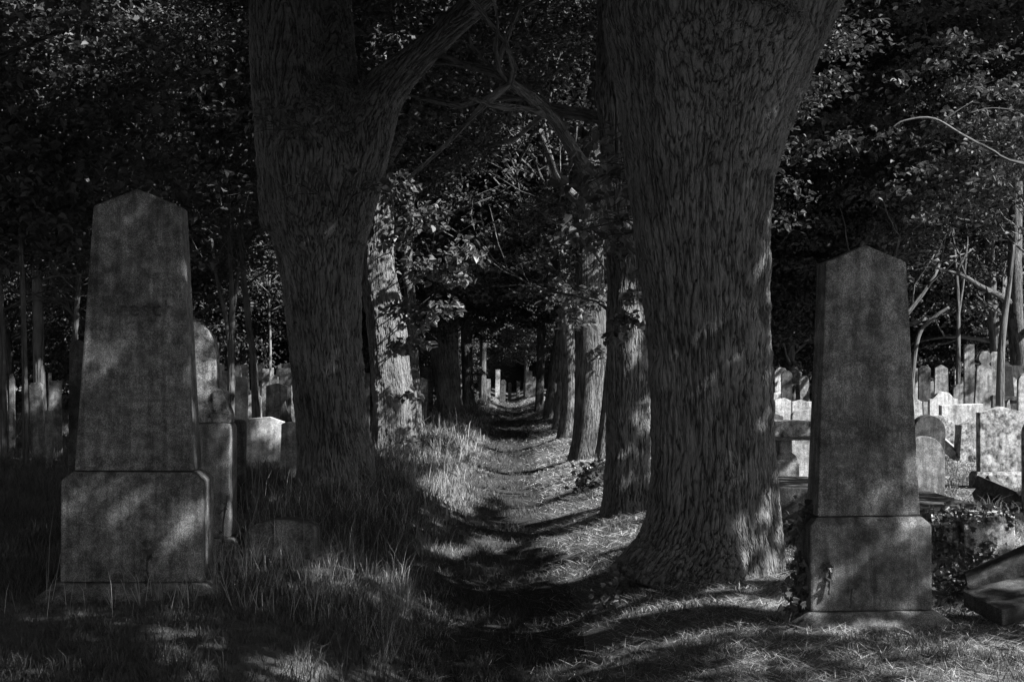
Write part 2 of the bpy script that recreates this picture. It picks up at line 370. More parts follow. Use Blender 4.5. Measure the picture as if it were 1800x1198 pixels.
# ------------------------------------------------------------------ trunks
class Tubes:
    def __init__(s): s.V = []; s.Fc = []; s.Sz = []; s.B = []; s.n = 0
    def tube(s, pts, rad, seg=12, seed=0, flare=None, ell=None, cap=True, s0=0.0):
        pts = [Vector(p) for p in pts]; m = len(pts)
        t0 = (pts[1] - pts[0]).normalized()
        u = Vector((1, 0, 0)); u = (u - t0 * u.dot(t0)).normalized()
        ph = seed * 1.7; L = s0
        ang = np.linspace(0, 2 * math.pi, seg, endpoint=False)
        for i in range(m):
            t = (pts[min(i + 1, m - 1)] - pts[max(i - 1, 0)]).normalized()
            u = (u - t * u.dot(t)).normalized(); v = t.cross(u)
            if i: L += (pts[i] - pts[i - 1]).length
            rr = np.full(seg, rad[i])
            rr = rr * (1 + .05 * np.sin(3 * ang + ph + L * .6) + .035 * np.sin(5 * ang - ph * 2 - L * .9) + .02 * np.sin(9 * ang + ph + L * 1.7))
            if flare: rr = rr * (1 + flare(L) * (.45 + .55 * np.abs(np.sin(2.5 * ang + ph))))
            cu = np.cos(ang) * rr; cv = np.sin(ang) * rr * (ell or 1)
            P = np.array(pts[i])[None] + cu[:, None] * np.array(u)[None] + cv[:, None] * np.array(v)[None]
            s.V.append(P); s.B.append(np.stack([cu + seed * 3.1, cv, np.full(seg, L)], 1))
            if i:
                a = s.n + (i - 1) * seg + np.arange(seg); b = s.n + (i - 1) * seg + (np.arange(seg) + 1) % seg
                s.Fc.append(np.stack([a, b, b + seg, a + seg], 1).ravel()); s.Sz += [4] * seg
        s.n += m * seg
        if cap:
            s.Fc.append(s.n - seg + np.arange(seg)); s.Sz.append(seg)
            s.Fc.append(s.n - m * seg + np.arange(seg)[::-1]); s.Sz.append(seg)
    def mesh(s, name, mat):
        me = raw_mesh(name, np.concatenate(s.V), np.concatenate(s.Fc), np.array(s.Sz), True, {'bark': np.concatenate(s.B)})
        me.materials.append(mat); return me
def smooth_path(ctrl, n):
    """Catmull-Rom through (x,y,z,r) rows"""
    c = np.array(ctrl, float); c = np.vstack([2 * c[0] - c[1], c, 2 * c[-1] - c[-2]]); out = []
    k = len(c) - 3
    for t in np.linspace(0, k - 1e-6, n):
        i = int(t); f = t - i; p0, p1, p2, p3 = c[i:i + 4]
        out.append(.5 * ((2 * p1) + (p2 - p0) * f + (2 * p0 - 5 * p1 + 4 * p2 - p3) * f * f + (3 * p1 - p0 - 3 * p2 + p3) * f ** 3))
    out = np.array(out); return out[:, :3], np.maximum(out[:, 3], .006)
def remeshed(T, voxel, sil):
    """fuse overlapping tubes into one skin, soften the joints, lay the bark grain on it"""
    src = T.mesh('fuse', M_BARK); ob = bpy.data.objects.new('fuse', src); COL.objects.link(ob)
    md = ob.modifiers.new('r', 'REMESH'); md.mode = 'VOXEL'; md.voxel_size = voxel
    me = bpy.data.meshes.new_from_object(ob.evaluated_get(bpy.context.evaluated_depsgraph_get()))
    bpy.data.objects.remove(ob)
    n = len(me.vertices); co = np.zeros(n * 3, np.float32); me.vertices.foreach_get('co', co); co = co.reshape(-1, 3).astype(float)
    e = np.zeros(len(me.edges) * 2, np.int32); me.edges.foreach_get('vertices', e); e = e.reshape(-1, 2)
    fl = np.zeros(len(me.loops), np.int32); me.loops.foreach_get('vertex_index', fl)
    deg = np.bincount(e.ravel(), minlength=n)[:, None]
    for it in range(26):
        sm = np.zeros_like(co)
        for k in range(3): sm[:, k] = np.bincount(e[:, 0], co[e[:, 1], k], n) + np.bincount(e[:, 1], co[e[:, 0], k], n)
        co = co * .4 + sm / deg * .6
    # bark grain follows the silhouette: rows of (z, centre x, half width)
    zz, xc, hw = sil
    c_ = np.interp(co[:, 2], zz, xc); h_ = np.interp(co[:, 2], zz, hw)
    B = np.stack([(co[:, 0] - c_) / h_ * hw[len(hw) // 3], co[:, 1], co[:, 2]], 1)
    return co, fl, B
def fine_steps(length, step): return max(4, int(length / step))

def branch(T, p, d, L, r, depth, tips, seed, seg=8):
    """wandering limb that forks; records the tips"""
    p = np.array(p, float); d = np.array(d, float); pts = [p.copy()]; rad = [r]
    n = 5
    for i in range(n):
        d = d + rng.normal(0, .16, 3) + np.array([0, 0, .05]); d /= np.linalg.norm(d)
        p = p + d * L / n; pts.append(p.copy()); rad.append(r * (1 - .55 * (i + 1) / n))
        if depth > 0 and i >= 1 and rng.random() < .75:
            dd = d + rng.normal(0, .6, 3); dd /= np.linalg.norm(dd)
            branch(T, p, dd, L * .6, rad[-1] * .6, depth - 1, tips, seed + i, max(5, seg - 2))
    T.tube(pts, rad, seg, seed); tips.append(p.copy())
    if depth > 0:
        for k in range(2):
            dd = d + rng.normal(0, .45, 3); dd /= np.linalg.norm(dd)
            branch(T, p, dd, L * .62, rad[-1] * .8, depth - 1, tips, seed + 7 + k, max(5, seg - 2))

def crown_leaves(center, rad, nclump, per, crad, bottom, tips=None, cone=0):
    d = rng.normal(0, 1, (nclump, 3)); d /= np.linalg.norm(d, axis=1)[:, None]
    r = rng.random(nclump) ** .42
    C = np.array(center) + d * r[:, None] * np.array(rad)
    C += rng.normal(0, .3, C.shape)
    C = C[C[:, 2] > bottom + rng.uniform(-.4, .5, len(C))]
    if tips is not None and len(tips): C = np.vstack([C, np.array(tips)])
    return clump_points(C, rng.uniform(.6, 1.3, len(C)) * crad, per)

def view_clear(P, Ymax=20):
    """avenue crowns start above the picture near the camera"""
    px, py = img(P)
    inside = (px > -90) & (px < 1890) & (py > -30) & (py < 1300) & (P[:, 1] < Ymax)
    return ~inside

# -- one avenue tree: trunk follows a profile of (row, left px, right px) at its depth
TREES = {}
def profile_ctrl(prof, Y):
    out = []
    for (py, a, b) in prof: out.append((X((a + b) / 2, Y), Y, Z(py, Y), (b - a) / 2 / F * Y))
    return out
def avenue_tree(name, label, Y, prof, limbs=(), crown=None, near=False, flare_h=.45, flare=.25, seed=1, mat=None, extra=(), group=None,
                top=9.0, ell=1.0, leaf=.10, nclump=420, per=62, roots=(), sil=(), shoots=(), view=20, cat='tree', depthb=1):
    ctrl = profile_ctrl(prof, Y)                      # listed top to bottom
    ctrl = ctrl[::-1]
    x0, y0 = ctrl[0][0], Y; g0 = gz(x0, y0)
    ctrl[0] = (ctrl[0][0], Y, g0 - .15, ctrl[0][3])
    root = empty(name, (x0, y0, g0)); tag(root, label, cat, group)
    ttop = ctrl[-1]
    T = Tubes(); tips = []
    seg = 150 if near else 26
    length = ttop[2] - g0
    if not limbs:
        rr = ttop[3]; lean = np.array(ttop[:3]) - np.array(ctrl[-2][:3]); lean /= np.linalg.norm(lean)
        c2 = ctrl + [(ttop[0] + lean[0] * 1.2 + rng.normal(0, .15), Y + rng.normal(0, .2), ttop[2] + 1.6, rr * .8),
                     (ttop[0] + lean[0] * 1.6 + rng.normal(0, .4), Y + rng.normal(0, .4), max(ttop[2] + 3.2, top * .8), rr * .45)]
    else: c2 = ctrl
    P, r = smooth_path(c2, fine_steps(c2[-1][2] - g0, .035 if near else .2))
    fl = (lambda L: flare * math.exp(-L / flare_h))
    T.tube(P, r, seg, seed, fl, ell)
    if limbs and roots:
        for (dx, dy, ln, rr0) in roots:
            a0 = np.array([x0, y0, g0]); dv = np.array([dx, dy, 0.0]); br_ = ctrl[1][3] * .72
            q0 = [a0 + dv * br_ * .35 + [0, 0, .62], a0 + dv * br_ * .85 + [0, 0, .26], a0 + dv * (br_ * 1.05 + ln * .3) + [0, 0, .06], a0 + dv * (br_ + ln * .65) + [0, 0, -.02], a0 + dv * (br_ + ln) + [0, 0, -.14]]
            Pq, rq = smooth_path([(*q_, rr_) for q_, rr_ in zip(q0, [rr0 * .7, rr0 * 1.1, rr0, rr0 * .7, rr0 * .35])], 70)
            T.tube(Pq, rq, 50, seed + 9)
    base_T = None
    for L_ in limbs:
        P, r = smooth_path(L_, fine_steps(2.5, .05 if near else .2)); T.tube(P, r, 90 if near else 20, seed + 2, s0=4)
    if limbs:
        sl = sorted((Z(py, Y), X((a + b) / 2, Y), (b - a) / 2 / F * Y) for py, a, b in sil); tm0 = remeshed(T, .018, tuple(np.array(c) for c in zip(*sl))); T = Tubes()
    for L_ in limbs:
        P, r = smooth_path(L_, fine_steps(2.5, .2))
        for k in range(3):
            d = np.array(P[-1] - P[-3]); d = d / np.linalg.norm(d) + rng.normal(0, .5, 3); d[2] = abs(d[2]) * .6 + .2
            branch(T, P[-1] - (P[-1] - P[-2]) * .5, d / np.linalg.norm(d), 2.6, r[-1] * .6, depthb, tips, seed + k)
    if not limbs:
        for k in range(7):
            i = int(len(P) * (.62 + .36 * k / 6)); i = min(i, len(P) - 2)
            az = k * 2.4 + seed; d = np.array([math.cos(az), math.sin(az), .45])
            branch(T, P[i], d / np.linalg.norm(d), 2.4, r[i] * .5, depthb, tips, seed + k)
    if limbs:
        V0, F0, B0_ = tm0
        nb = len(V0); V1 = np.concatenate(T.V); F1 = np.concatenate(T.Fc) + nb
        tm = raw_mesh('trunk', np.concatenate([V0, V1]), np.concatenate([F0, F1]), np.concatenate([np.full(len(F0) // 4, 4), np.array(T.Sz)]), True, {'bark': np.concatenate([B0_, np.concatenate(T.B)])})
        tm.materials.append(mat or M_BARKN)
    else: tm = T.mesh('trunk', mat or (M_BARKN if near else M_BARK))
    Tinv = np.array([x0, y0, g0])
    tm.vertices.foreach_get('co', co := np.zeros(len(tm.vertices) * 3, np.float32))
    tm.vertices.foreach_set('co', (co.reshape(-1, 3) - Tinv).astype(np.float32).ravel())
    tr = bpy.data.objects.new('trunk', tm); link(tr, root)
    cc, cr, cb = crown
    LP, ld = crown_leaves(cc, cr, int(nclump * 1.45), int(per * 1.3), .62, cb, [t for t in tips if t[2] > cb])
    m = view_clear(LP, view) & sun_keep(LP)
    LP, ld = LP[m], ld[m]
    if len(LP):
        me = leaf_mesh('crown', LP - Tinv, leaf, ld * 2); ob = bpy.data.objects.new('crown', me); link(ob, root)
    for (px, py, Ys, rr, n) in shoots:
        c = np.array([X(px, Ys), Ys, Z(py, Ys)]); TB = Tubes()
        p, d = clump_points(c[None], [rr], n, .6)
        ob = link(bpy.data.objects.new('foliage', leaf_mesh('foliage', p - Tinv, .105 if Ys < 20 else .145, d * 4, up=.7, droop=.7, mat=M_SHOOT)), root)
        ax = np.array([x0, Y, c[2] - .25])
        if np.linalg.norm(c - ax) < 3.2: start = ax
        else: start = c + np.array([.4, .5, .5])
        mid = (c + start) / 2 + np.array([0, 0, .12]); TB.tube([start - Tinv, mid - Tinv, c - Tinv], [.014, .009, .004], 5, 3)
        for q_ in range(5):
            e = c + rng.normal(0, rr * .6, 3); TB.tube([mid - Tinv, (mid + e) / 2 + [0, 0, .04] - Tinv, e - Tinv], [.006, .004, .002], 4, 3)
        link(bpy.data.objects.new('twig', TB.mesh('twig', M_BARKS)), ob)
    return root

def C(px, py, Y, rpx): return (X(px, Y), Y, Z(py, Y), rpx / F * Y)
GA = 'old trees lining the grassy path'
# right row
Y = 11.5
avenue_tree('avenue_tree', 'massive furrowed trunk between the path and the right obelisk', Y,
    [(-50, 1210, 1330), (-10, 1140, 1410), (40, 1078, 1440), (100, 1084, 1420), (200, 1096, 1387), (300, 1107, 1364), (400, 1118, 1353), (500, 1129, 1350), (600, 1138, 1349), (700, 1140, 1349),
     (800, 1143, 1352), (900, 1136, 1356), (960, 1122, 1360), (1010, 1100, 1362), (1040, 1085, 1365)],
    limbs=[[C(1215, 330, Y, 95), C(1186, 140, Y, 86), C(1166, 0, Y, 82), C(1150, -200, Y, 74), C(1100, -500, Y, 60)],
           [C(1240, 360, Y, 90), C(1335, 120, Y, 84), C(1398, 0, Y + .05, 72), C(1468, -120, Y + .1, 66), C(1600, -330, Y + .2, 52)]],
    crown=((1.7, 11.2, 10), (5.0, 4.5, 6), 4.6), near=True, flare=.22, flare_h=.3, seed=1, ell=.92, roots=[(-.9, -.42, .30, .14), (-.45, -.9, .25, .10), (.35, -.95, .3, .10), (.95, -.2, .35, .09), (-.8, .6, .4, .1)],
    sil=[(-400, 900, 1720), (0, 1067, 1478), (100, 1084, 1422), (200, 1096, 1387), (300, 1107, 1364), (400, 1118, 1353), (600, 1138, 1349), (800, 1143, 1352), (900, 1132, 1358), (960, 1110, 1366), (1040, 1050, 1385)], nclump=900, per=70,
    shoots=[(1085, 300, 13.2, .32, 46), (1050, 350, 13.4, .30, 36), (1100, 385, 13.0, .22, 26), (1020, 320, 13.8, .3, 34), (1070, 250, 13.6, .35, 40),
            (1000, 410, 14.2, .25, 22), (1110, 330, 12.6, .16, 14), (1040, 425, 13.8, .2, 16)], group=GA)
Y = 16.5
avenue_tree('avenue_tree', 'upright trunk just left of the massive one, tuft of leaves high on its side', Y,
    [(150, 1050, 1098), (250, 1056, 1103), (404, 1063, 1116), (466, 1068, 1127), (600, 1067, 1139), (700, 1066, 1140), (800, 1067, 1140), (870, 1064, 1140), (905, 1060, 1142)],
    crown=((1.3, 16.5, 9.6), (4.8, 3.6, 6), 3.6), near=True, flare=.12, seed=4, nclump=720, per=66,
    shoots=[(1100, 560, 15.9, .20, 60), (1080, 590, 15.9, .16, 34), (1115, 520, 16.0, .18, 40), (1060, 415, 15.2, .3, 46), (1095, 440, 15.2, .16, 22), (1120, 480, 15.4, .12, 14), (1030, 405, 15.2, .2, 24)], group=GA)
avenue_tree('avenue_tree', 'thin dark trunk leaning right, seen left of the upright one', 22.3,
    [(560, 1072, 1086), (650, 1064, 1080), (750, 1054, 1072), (800, 1047, 1066), (835, 1042, 1063)],
    crown=((1.9, 22.3, 8.2), (4.2, 3.2, 4.4), 3.4), seed=6, nclump=330, per=60, flare=.3, flare_h=.25, group=GA)
avenue_tree('avenue_tree', 'thick trunk with a black left side and pale sunlit right side', 26.6,
    [(350, 1012, 1056), (450, 1012, 1060), (600, 1012, 1065), (700, 1010, 1063), (770, 1006, 1060), (805, 1000, 1058)],
    crown=((1.3, 26.6, 8.4), (4.6, 3.6, 5.2), 3.0), seed=8, nclump=560, per=70, flare=.25, shoots=[(1045, 520, 25.8, .45, 90), (1010, 560, 25.6, .4, 60), (1050, 620, 26, .25, 30), (990, 520, 25.6, .5, 80)], group=GA)
avenue_tree('avenue_tree', 'half lit trunk fifth along the right side of the path', 34,
    [(450, 975, 1003), (600, 984, 1010), (700, 988, 1010), (745, 984, 1009), (772, 979, 1008)],
    crown=((1.2, 34, 9), (4.6, 3.8, 6), 3.2), seed=10, nclump=560, per=66, leaf=.14, flare=.3, group=GA)
avenue_tree('avenue_tree', 'slim dark trunk leaning right beyond the half lit one', 40,
    [(520, 985, 998), (650, 980, 994), (700, 976, 991), (752, 970, 987)],
    crown=((1.4, 40, 9), (4.6, 3.8, 6), 3.4), seed=12, nclump=520, per=62, leaf=.15, flare=.3, group=GA)
avenue_tree('avenue_tree', 'pale lit trunk leaning right, far along the right row', 48,
    [(520, 984, 1000), (640, 967, 984), (690, 960, 979), (735, 954, 976)],
    crown=((1.3, 48, 10), (4.8, 4.2, 7), 3.6), seed=14, nclump=520, per=60, leaf=.16, flare=.3, group=GA)
avenue_tree('avenue_tree', 'dark trunk farthest along the right row beside the bright clearing', 59,
    [(520, 946, 962), (640, 943, 957), (700, 941, 955), (718, 940, 955)],
    crown=((1.2, 59, 11.5), (5.0, 5, 9), 3.8), seed=16, nclump=560, per=60, leaf=.18, flare=.3, group=GA)
# left row
Y = 18.0
avenue_tree('avenue_tree', 'huge dark furrowed trunk behind the tall grass, forking wide overhead', Y,
    [(130, 570, 600), (175, 530, 640), (225, 488, 650), (262, 466, 656), (292, 460, 654), (376, 468, 645), (459, 490, 632), (553, 502, 631), (640, 511, 634), (727, 520, 641), (800, 526, 652), (860, 526, 662)],
    limbs=[[C(535, 400, Y, 68), C(526, 260, Y, 70), C(508, 120, Y, 66), C(500, 0, Y, 62), C(480, -250, Y, 54)],
           [C(575, 420, Y, 50), C(590, 260, Y + .05, 56), C(588, 120, Y + .15, 38), C(585, -50, Y + .3, 26)],
           [C(590, 420, Y, 56), C(630, 260, Y, 56), C(672, 165, Y, 40), C(745, 90, Y - .1, 25), C(835, 5, Y - .2, 22), C(960, -120, Y - .4, 18)]],
    crown=((-2.6, 17.5, 9.4), (5.2, 4.4, 4.4), 5.2), near=True, flare=.12, flare_h=.4, seed=3, roots=[(.8, -.5, .4, .12), (-.4, -.9, .4, .12)],
    sil=[(-300, 380, 1060), (0, 436, 860), (120, 440, 740), (234, 452, 675), (376, 468, 647), (553, 502, 631), (727, 520, 641), (870, 516, 675)], nclump=620, per=66,
    shoots=[(480, 195, 15.6, .28, 30), (560, 200, 15.6, .25, 22), (610, 300, 15.4, .16, 12), (560, 300, 15.4, .14, 8), (650, 320, 15.6, .2, 14), (430, 200, 16, .3, 26), (520, 320, 16, .2, 10)], group=GA)
avenue_tree('avenue_tree', 'sunlit pale trunk wrapped in leafy shoots, behind the huge left one', 26.6,
    [(60, 634, 676), (200, 636, 682), (300, 636, 690), (380, 636, 692), (467, 634, 694), (560, 646, 712), (640, 652, 720), (700, 656, 727), (760, 656, 731), (800, 652, 737)],
    crown=((-2.2, 26.6, 9.4), (4.8, 3.8, 4.6), 4.2), near=True, seed=5, flare=.12, nclump=520, per=66,
    shoots=[(690, 320, 25.6, .55, 150), (740, 380, 25.4, .5, 130), (690, 420, 25.6, .35, 60), (740, 470, 25.4, .45, 120), (800, 480, 25.2, .4, 90), (700, 540, 25.5, .35, 90), (735, 560, 25.4, .4, 110),
            (700, 610, 25.7, .28, 70), (735, 600, 25.6, .3, 60), (820, 440, 25, .5, 100), (725, 695, 25.8, .2, 34), (700, 700, 25.9, .12, 14), (720, 775, 25.8, .22, 44), (660, 300, 25.8, .4, 60), (780, 540, 25.2, .4, 70)], group=GA)
avenue_tree('avenue_tree', 'narrow dark trunk hiding behind the leafy sunlit one', 34,
    [(430, 706, 724), (560, 714, 733), (680, 719, 738), (770, 722, 744)],
    crown=((-2.6, 34, 9), (4.2, 3.6, 6), 3.4), seed=18, nclump=460, per=62, leaf=.14, group=GA)
avenue_tree('avenue_tree', 'broad shaded trunk midway along the left row, leaves hanging over it', 46,
    [(480, 748, 800), (560, 754, 806), (640, 760, 809), (700, 768, 811), (738, 772, 816)],
    crown=((-2.0, 45, 9.4), (5, 4.2, 7), 2.9), seed=20, nclump=700, per=64, leaf=.15, group=GA)
avenue_tree('avenue_tree', 'grey trunk right of the broad shaded one in the left row', 58,
    [(520, 808, 828), (640, 811, 831), (690, 813, 833), (716, 812, 835)],
    crown=((-1.9, 57, 11.5), (4.8, 5, 9), 3.2), seed=22, nclump=560, per=60, leaf=.18, group=GA)
avenue_tree('avenue_tree', 'slim dark trunk farthest along the left row', 70,
    [(520, 846, 858), (640, 843, 855), (700, 842, 856)],
    crown=((-1.9, 70, 13), (5, 6, 11), 3.8), seed=24, nclump=520, per=56, leaf=.21, group=GA)

# trees added mostly out of view to block sun and sky over the avenue
def sun_block_tree(label, x, y, h, cr, bottom, n, seed, view=200, r0=.32):
    g = gz(x, y); root = empty('added_shade_tree', (x, y, g)); tag(root, label, 'tree', 'trees added to shade the avenue')
    T = Tubes(); tips = []
    P, r = smooth_path([(x, y, g - .1, r0), (x + .1, y, g + 2, r0 * .85), (x, y + .1, g + 4.5, r0 * .7), (x + .1, y, h * .8, r0 * .35)], 30)
    T.tube(P, r, 16, seed, lambda L: .3 * math.exp(-L / .4))
    for k in range(8):
        i = int(len(P) * (.5 + .45 * k / 8)); az = k * 2.4 + seed; d = np.array([math.cos(az), math.sin(az), .4])
        branch(T, P[i], d / np.linalg.norm(d), 2.8, r[i] * .5, 1, tips, seed + k)
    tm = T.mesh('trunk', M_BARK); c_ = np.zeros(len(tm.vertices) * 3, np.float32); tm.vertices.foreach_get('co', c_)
    B0 = np.array([x, y, g]); tm.vertices.foreach_set('co', (c_.reshape(-1, 3) - B0).astype(np.float32).ravel())
    link(bpy.data.objects.new('trunk', tm), root)
    LP, ld = crown_leaves((x, y, (h + bottom) / 2), (cr, cr, (h - bottom) / 2), n, 50, .9, bottom)
    m = view_clear(LP, view) & sun_keep(LP); LP, ld = LP[m], ld[m]
    link(bpy.data.objects.new('crown', leaf_mesh('crown', LP - B0, .19, ld * 2)), root)
for i, (lb, x, y, h, cr, b, n) in enumerate([
    ('added shade tree nearest the camera on the right, roofing the foreground', 3.6, 2.5, 13, 4.4, 3.8, 480),
    ('added shade tree right of the fallen slab, out of the picture', 7.2, 8.5, 15, 4.8, 3.6, 620),
    ('added shade tree beside the right hand graves, out of the picture', 8.6, 14.5, 17, 4.4, 5.0, 480),
    ('tall tree added for shade over the right hand graves, high crown at the upper right', 15.6, 44, 21, 5.2, 8.0, 620),
    ('tall tree added for shade beyond the right obelisk, its crown high above the graves', 12.3, 50, 22, 5.4, 8.0, 620),
    ('tall high crowned tree added for shade, hidden low down by the right obelisk', 14.5, 63, 23, 5.4, 8.0, 560),
    ('added shade tree behind the camera on the right', 3.4, -3.5, 12, 4.6, 5.0, 300),
    ('added shade tree behind the camera on the left', -2.6, -1.5, 12, 4.4, 5.2, 300),
    ('added shade tree nearest the camera on the left, over the tall grass', -4.2, 5.0, 12, 4.6, 4.2, 330),
    ('added shade tree left of the left obelisk, out of the picture', -6.0, 11.5, 13, 4.8, 4.5, 330)]):
    sun_block_tree(lb, x, y, h, cr, b, n, 40 + i)

# ------------------------------------------------------------------ grove trees behind the graves
def grove_proto(seed, h, cr, bottom, nclump, per, leaf, r0, pale=False, lean=0):
    T = Tubes(); tips = []
    P, r = smooth_path([(0, 0, -.2, r0), (lean * .3, 0, 2, r0 * .8), (lean, .2, 5, r0 * .65), (lean * 1.3, 0, h * .8, r0 * .25)], 24)
    T.tube(P, r, 14, seed, lambda L: .3 * math.exp(-L / .4))
    for k in range(9):
        i = int(len(P) * (max(.3, (bottom + 2) / h) + (.93 - max(.3, (bottom + 2) / h)) * k / 9)); az = k * 2.4 + seed; d = np.array([math.cos(az), math.sin(az), .55])
        branch(T, P[i], d / np.linalg.norm(d), cr * .55, r[i] * .45, 1, tips, seed + k, 6)
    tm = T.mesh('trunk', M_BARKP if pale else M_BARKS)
    LP, ld = crown_leaves((lean, 0, (h + bottom) / 2), (cr, cr, (h - bottom) / 2), nclump, per, .9, bottom, [t for t in tips if t[2] > bottom])
    return tm, leaf_mesh('crown', LP, leaf, ld * 2, mat=M_LEAF2, up=.8), (LP, ld, leaf)
PROT = [grove_proto(50, 15, 4.6, 2.2, 700, 72, .155, .22), grove_proto(51, 17, 5.2, 3.2, 780, 72, .155, .26, lean=.8),
        grove_proto(52, 13, 4.2, 1.0, 640, 72, .15, .18), grove_proto(53, 20, 5.6, 4.5, 860, 72, .18, .3, lean=-.7)]
def grove_tree(label, px, Y, k, rot, sc=1.0, name='woodland_tree', group='trees of the wood behind the graves', dz=0):
    x = X(px, Y); root = empty(name, (x, Y, gz(x, Y) + dz), rot); root.scale = (sc, sc, sc); tag(root, label, 'tree', group)
    tm, lm, (LP, ld, lf) = PROT[k]
    if 1300 < px < 2000 and Y < 66:      # stands in the light of the avenue: own crown with gaps cut for the sun
        c_, s_n = math.cos(rot), math.sin(rot); Rm = np.array([[c_, -s_n, 0], [s_n, c_, 0], [0, 0, 1]])
        Pw = LP @ Rm.T + np.array([x, Y, gz(x, Y) + dz]); m = sun_keep(Pw) | (rng.random(len(Pw)) < (.4 if Y > 46 else .15))
        lm = leaf_mesh('crown', LP[m], lf, ld[m] * 2, mat=M_LEAF2, up=.8)
    link(bpy.data.objects.new('trunk', tm), root); link(bpy.data.objects.new('crown', lm), root)
    return root
for a in [
    ('woodland tree left of the left obelisk with a dark trunk at the picture edge', -60, 34, 3, 1.0),
    ('bushy tree with low crown in the far left corner behind pale headstones', 15, 52, 0, 2.1),
    ('dark woodland tree rising directly behind the left obelisk', 190, 40, 1, .4),
    ('low crowned tree filling the gap right of the left obelisk', 330, 54, 2, 4.0),
    ('leafy tree behind the twin trunk and the black headstone', 430, 56, 0, 5.2),
    ('tree with lit foliage left of the huge forked trunk', 520, 62, 2, .9),
    ('tall woodland tree behind the huge forked trunk', 620, 74, 3, 3.4),
    ('low tree glimpsed between the two nearest left trunks', 650, 64, 2, 2.6),
    ('tall tree rising behind the leafy sunlit trunk', 730, 66, 1, 1.9),
    ('tree crown above the low left headstones near the path', 790, 82, 0, .2),
    ('lit tree closing the far end of the path on the left', 860, 112, 2, 3.0),
    ('lit tree closing the far end of the path on the right', 925, 118, 0, 1.3),
    ('tall tree behind the far right row of trunks', 1050, 128, 1, 5.5),
    ('tree glimpsed between the thick trunk and the upright trunk', 1085, 92, 2, 4.4),
    ('tall tree hidden mostly by the massive trunk', 1200, 104, 3, .7),
    ('low hanging tree just right of the massive trunk', 1390, 50, 2, 2.9),
    ('tree with bright leaves behind the right obelisk', 1500, 58, 0, 1.6),
    ('tall tree with spreading top above the right obelisk', 1560, 44, 3, 5.0),
    ('low crowned tree behind the knob topped headstone', 1680, 60, 2, .3),
    ('leafy tree above the dark obelisk on the right', 1760, 50, 1, 3.7),
    ('tree at the right picture edge behind the wide pale stone', 1850, 57, 0, 2.2),
    ('low leafy tree closing the gap behind the back row left of the right obelisk', 1425, 67, 2, 1.2),
    ('low leafy tree just right of the right obelisk, behind the tall dark headstone', 1615, 68, 2, 2.0),
    ('dense low tree behind the tapered grey headstone', 1665, 72, 0, .5),
    ('dense low tree behind the slim grey pillar', 1735, 67, 2, 5.1),
    ('dense low tree behind the pale stones at the right edge', 1800, 70, 0, 4.0),
    ('tall tree at the right picture edge with high crown', 1900, 38, 3, 2.0)]:
    grove_tree(*a[:5])
for i in range(14):   # a second, deeper rank
    px = -300 + i * 185
    side = 'left' if px < 900 else 'right'
    grove_tree('tall far tree of the deep second rank, %s half of the picture' % side, px, (78 if not 900 < px < 1500 else 116) + (i * 7) % 13, [3, 1, 0][i % 3], i * 1.3, 1.25,
               group='deep rank of the wood on the ' + side)

def slim_tree(label, stems, mat=M_BARKS, leaves=(), name='slender_tree', group=None):
    """stems: lists of (px, py, Y, half width px), base first"""
    b = stems[0][0]; x, Y = X(b[0], b[2]), b[2]; g = gz(x, Y); root = empty(name, (x, Y, g)); tag(root, label, 'tree', group)
    T = Tubes(); B0 = np.array([x, Y, g])
    for k, s in enumerate(stems):
        c = [C(a[0], a[1], a[2], a[3]) for a in s]
        if k == 0: c[0] = (x, Y, g - .1, c[0][3] * 1.15)
        P, r = smooth_path(c, 26); T.tube(P - B0, r * .85, 12, 60 + k)
        for q_ in range(4 if b[0] < 900 else 0):
            i = 17 + q_ * 2; az = q_ * 2.3 + k; d = np.array([math.cos(az), math.sin(az) * .6, .5])
            branch(T, P[i] - B0, d / np.linalg.norm(d), 1.1, r[i] * .35, 1, [], 3 + q_, 6)
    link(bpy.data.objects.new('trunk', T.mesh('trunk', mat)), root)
    top = stems[0][-1]; c0 = np.array(C(top[0], top[1], top[2], 1)[:3])
    LP, ld = crown_leaves(c0 + [0, 0, 1.8], (2.6, 2.4, 2.6), 130, 46, .6, c0[2] - .8)
    px, py = img(LP); m = (sun_keep(LP)) & (py < 480)
    LP, ld = LP[m], ld[m]
    if len(LP): link(bpy.data.objects.new('crown', leaf_mesh('crown', LP - B0, .14, ld * 2, mat=M_LEAF2)), root)
slim_tree('twin stemmed tree forking low, right of the round topped slab', [[(404, 700, 30, 8), (407, 620, 30, 7), (408, 520, 30, 6), (404, 430, 30, 5), (400, 330, 30, 4)],
    [(407, 640, 30, 5), (398, 560, 30, 5), (384, 500, 30, 4), (372, 420, 30, 3)], [(408, 570, 30, 4), (416, 500, 30, 4), (424, 430, 30, 3)]])
slim_tree('slender dark trunk leaning left, between black headstone and forked trunk', [[(452, 706, 28, 9), (446, 640, 28, 7), (436, 560, 28, 6.5), (428, 480, 28, 6), (422, 380, 28, 5)]])
slim_tree('thin pale birch like trunk far behind the left headstones', [[(474, 676, 46, 3), (475, 600, 46, 2.6), (473, 550, 46, 2.2), (474, 480, 46, 2)]], M_BARKP)
slim_tree('shaded trunk at the far left edge, first of four slim ones', [[(8, 700, 24, 7), (4, 600, 24, 6), (0, 480, 24, 5)]], M_BARKS, group='slim trunks at the left edge')
slim_tree('slim dark trunk among the pale headstones at the left edge', [[(46, 720, 22, 6), (43, 620, 22, 5.5), (40, 500, 22, 5), (36, 400, 22, 4)]], M_BARKS, group='slim trunks at the left edge')
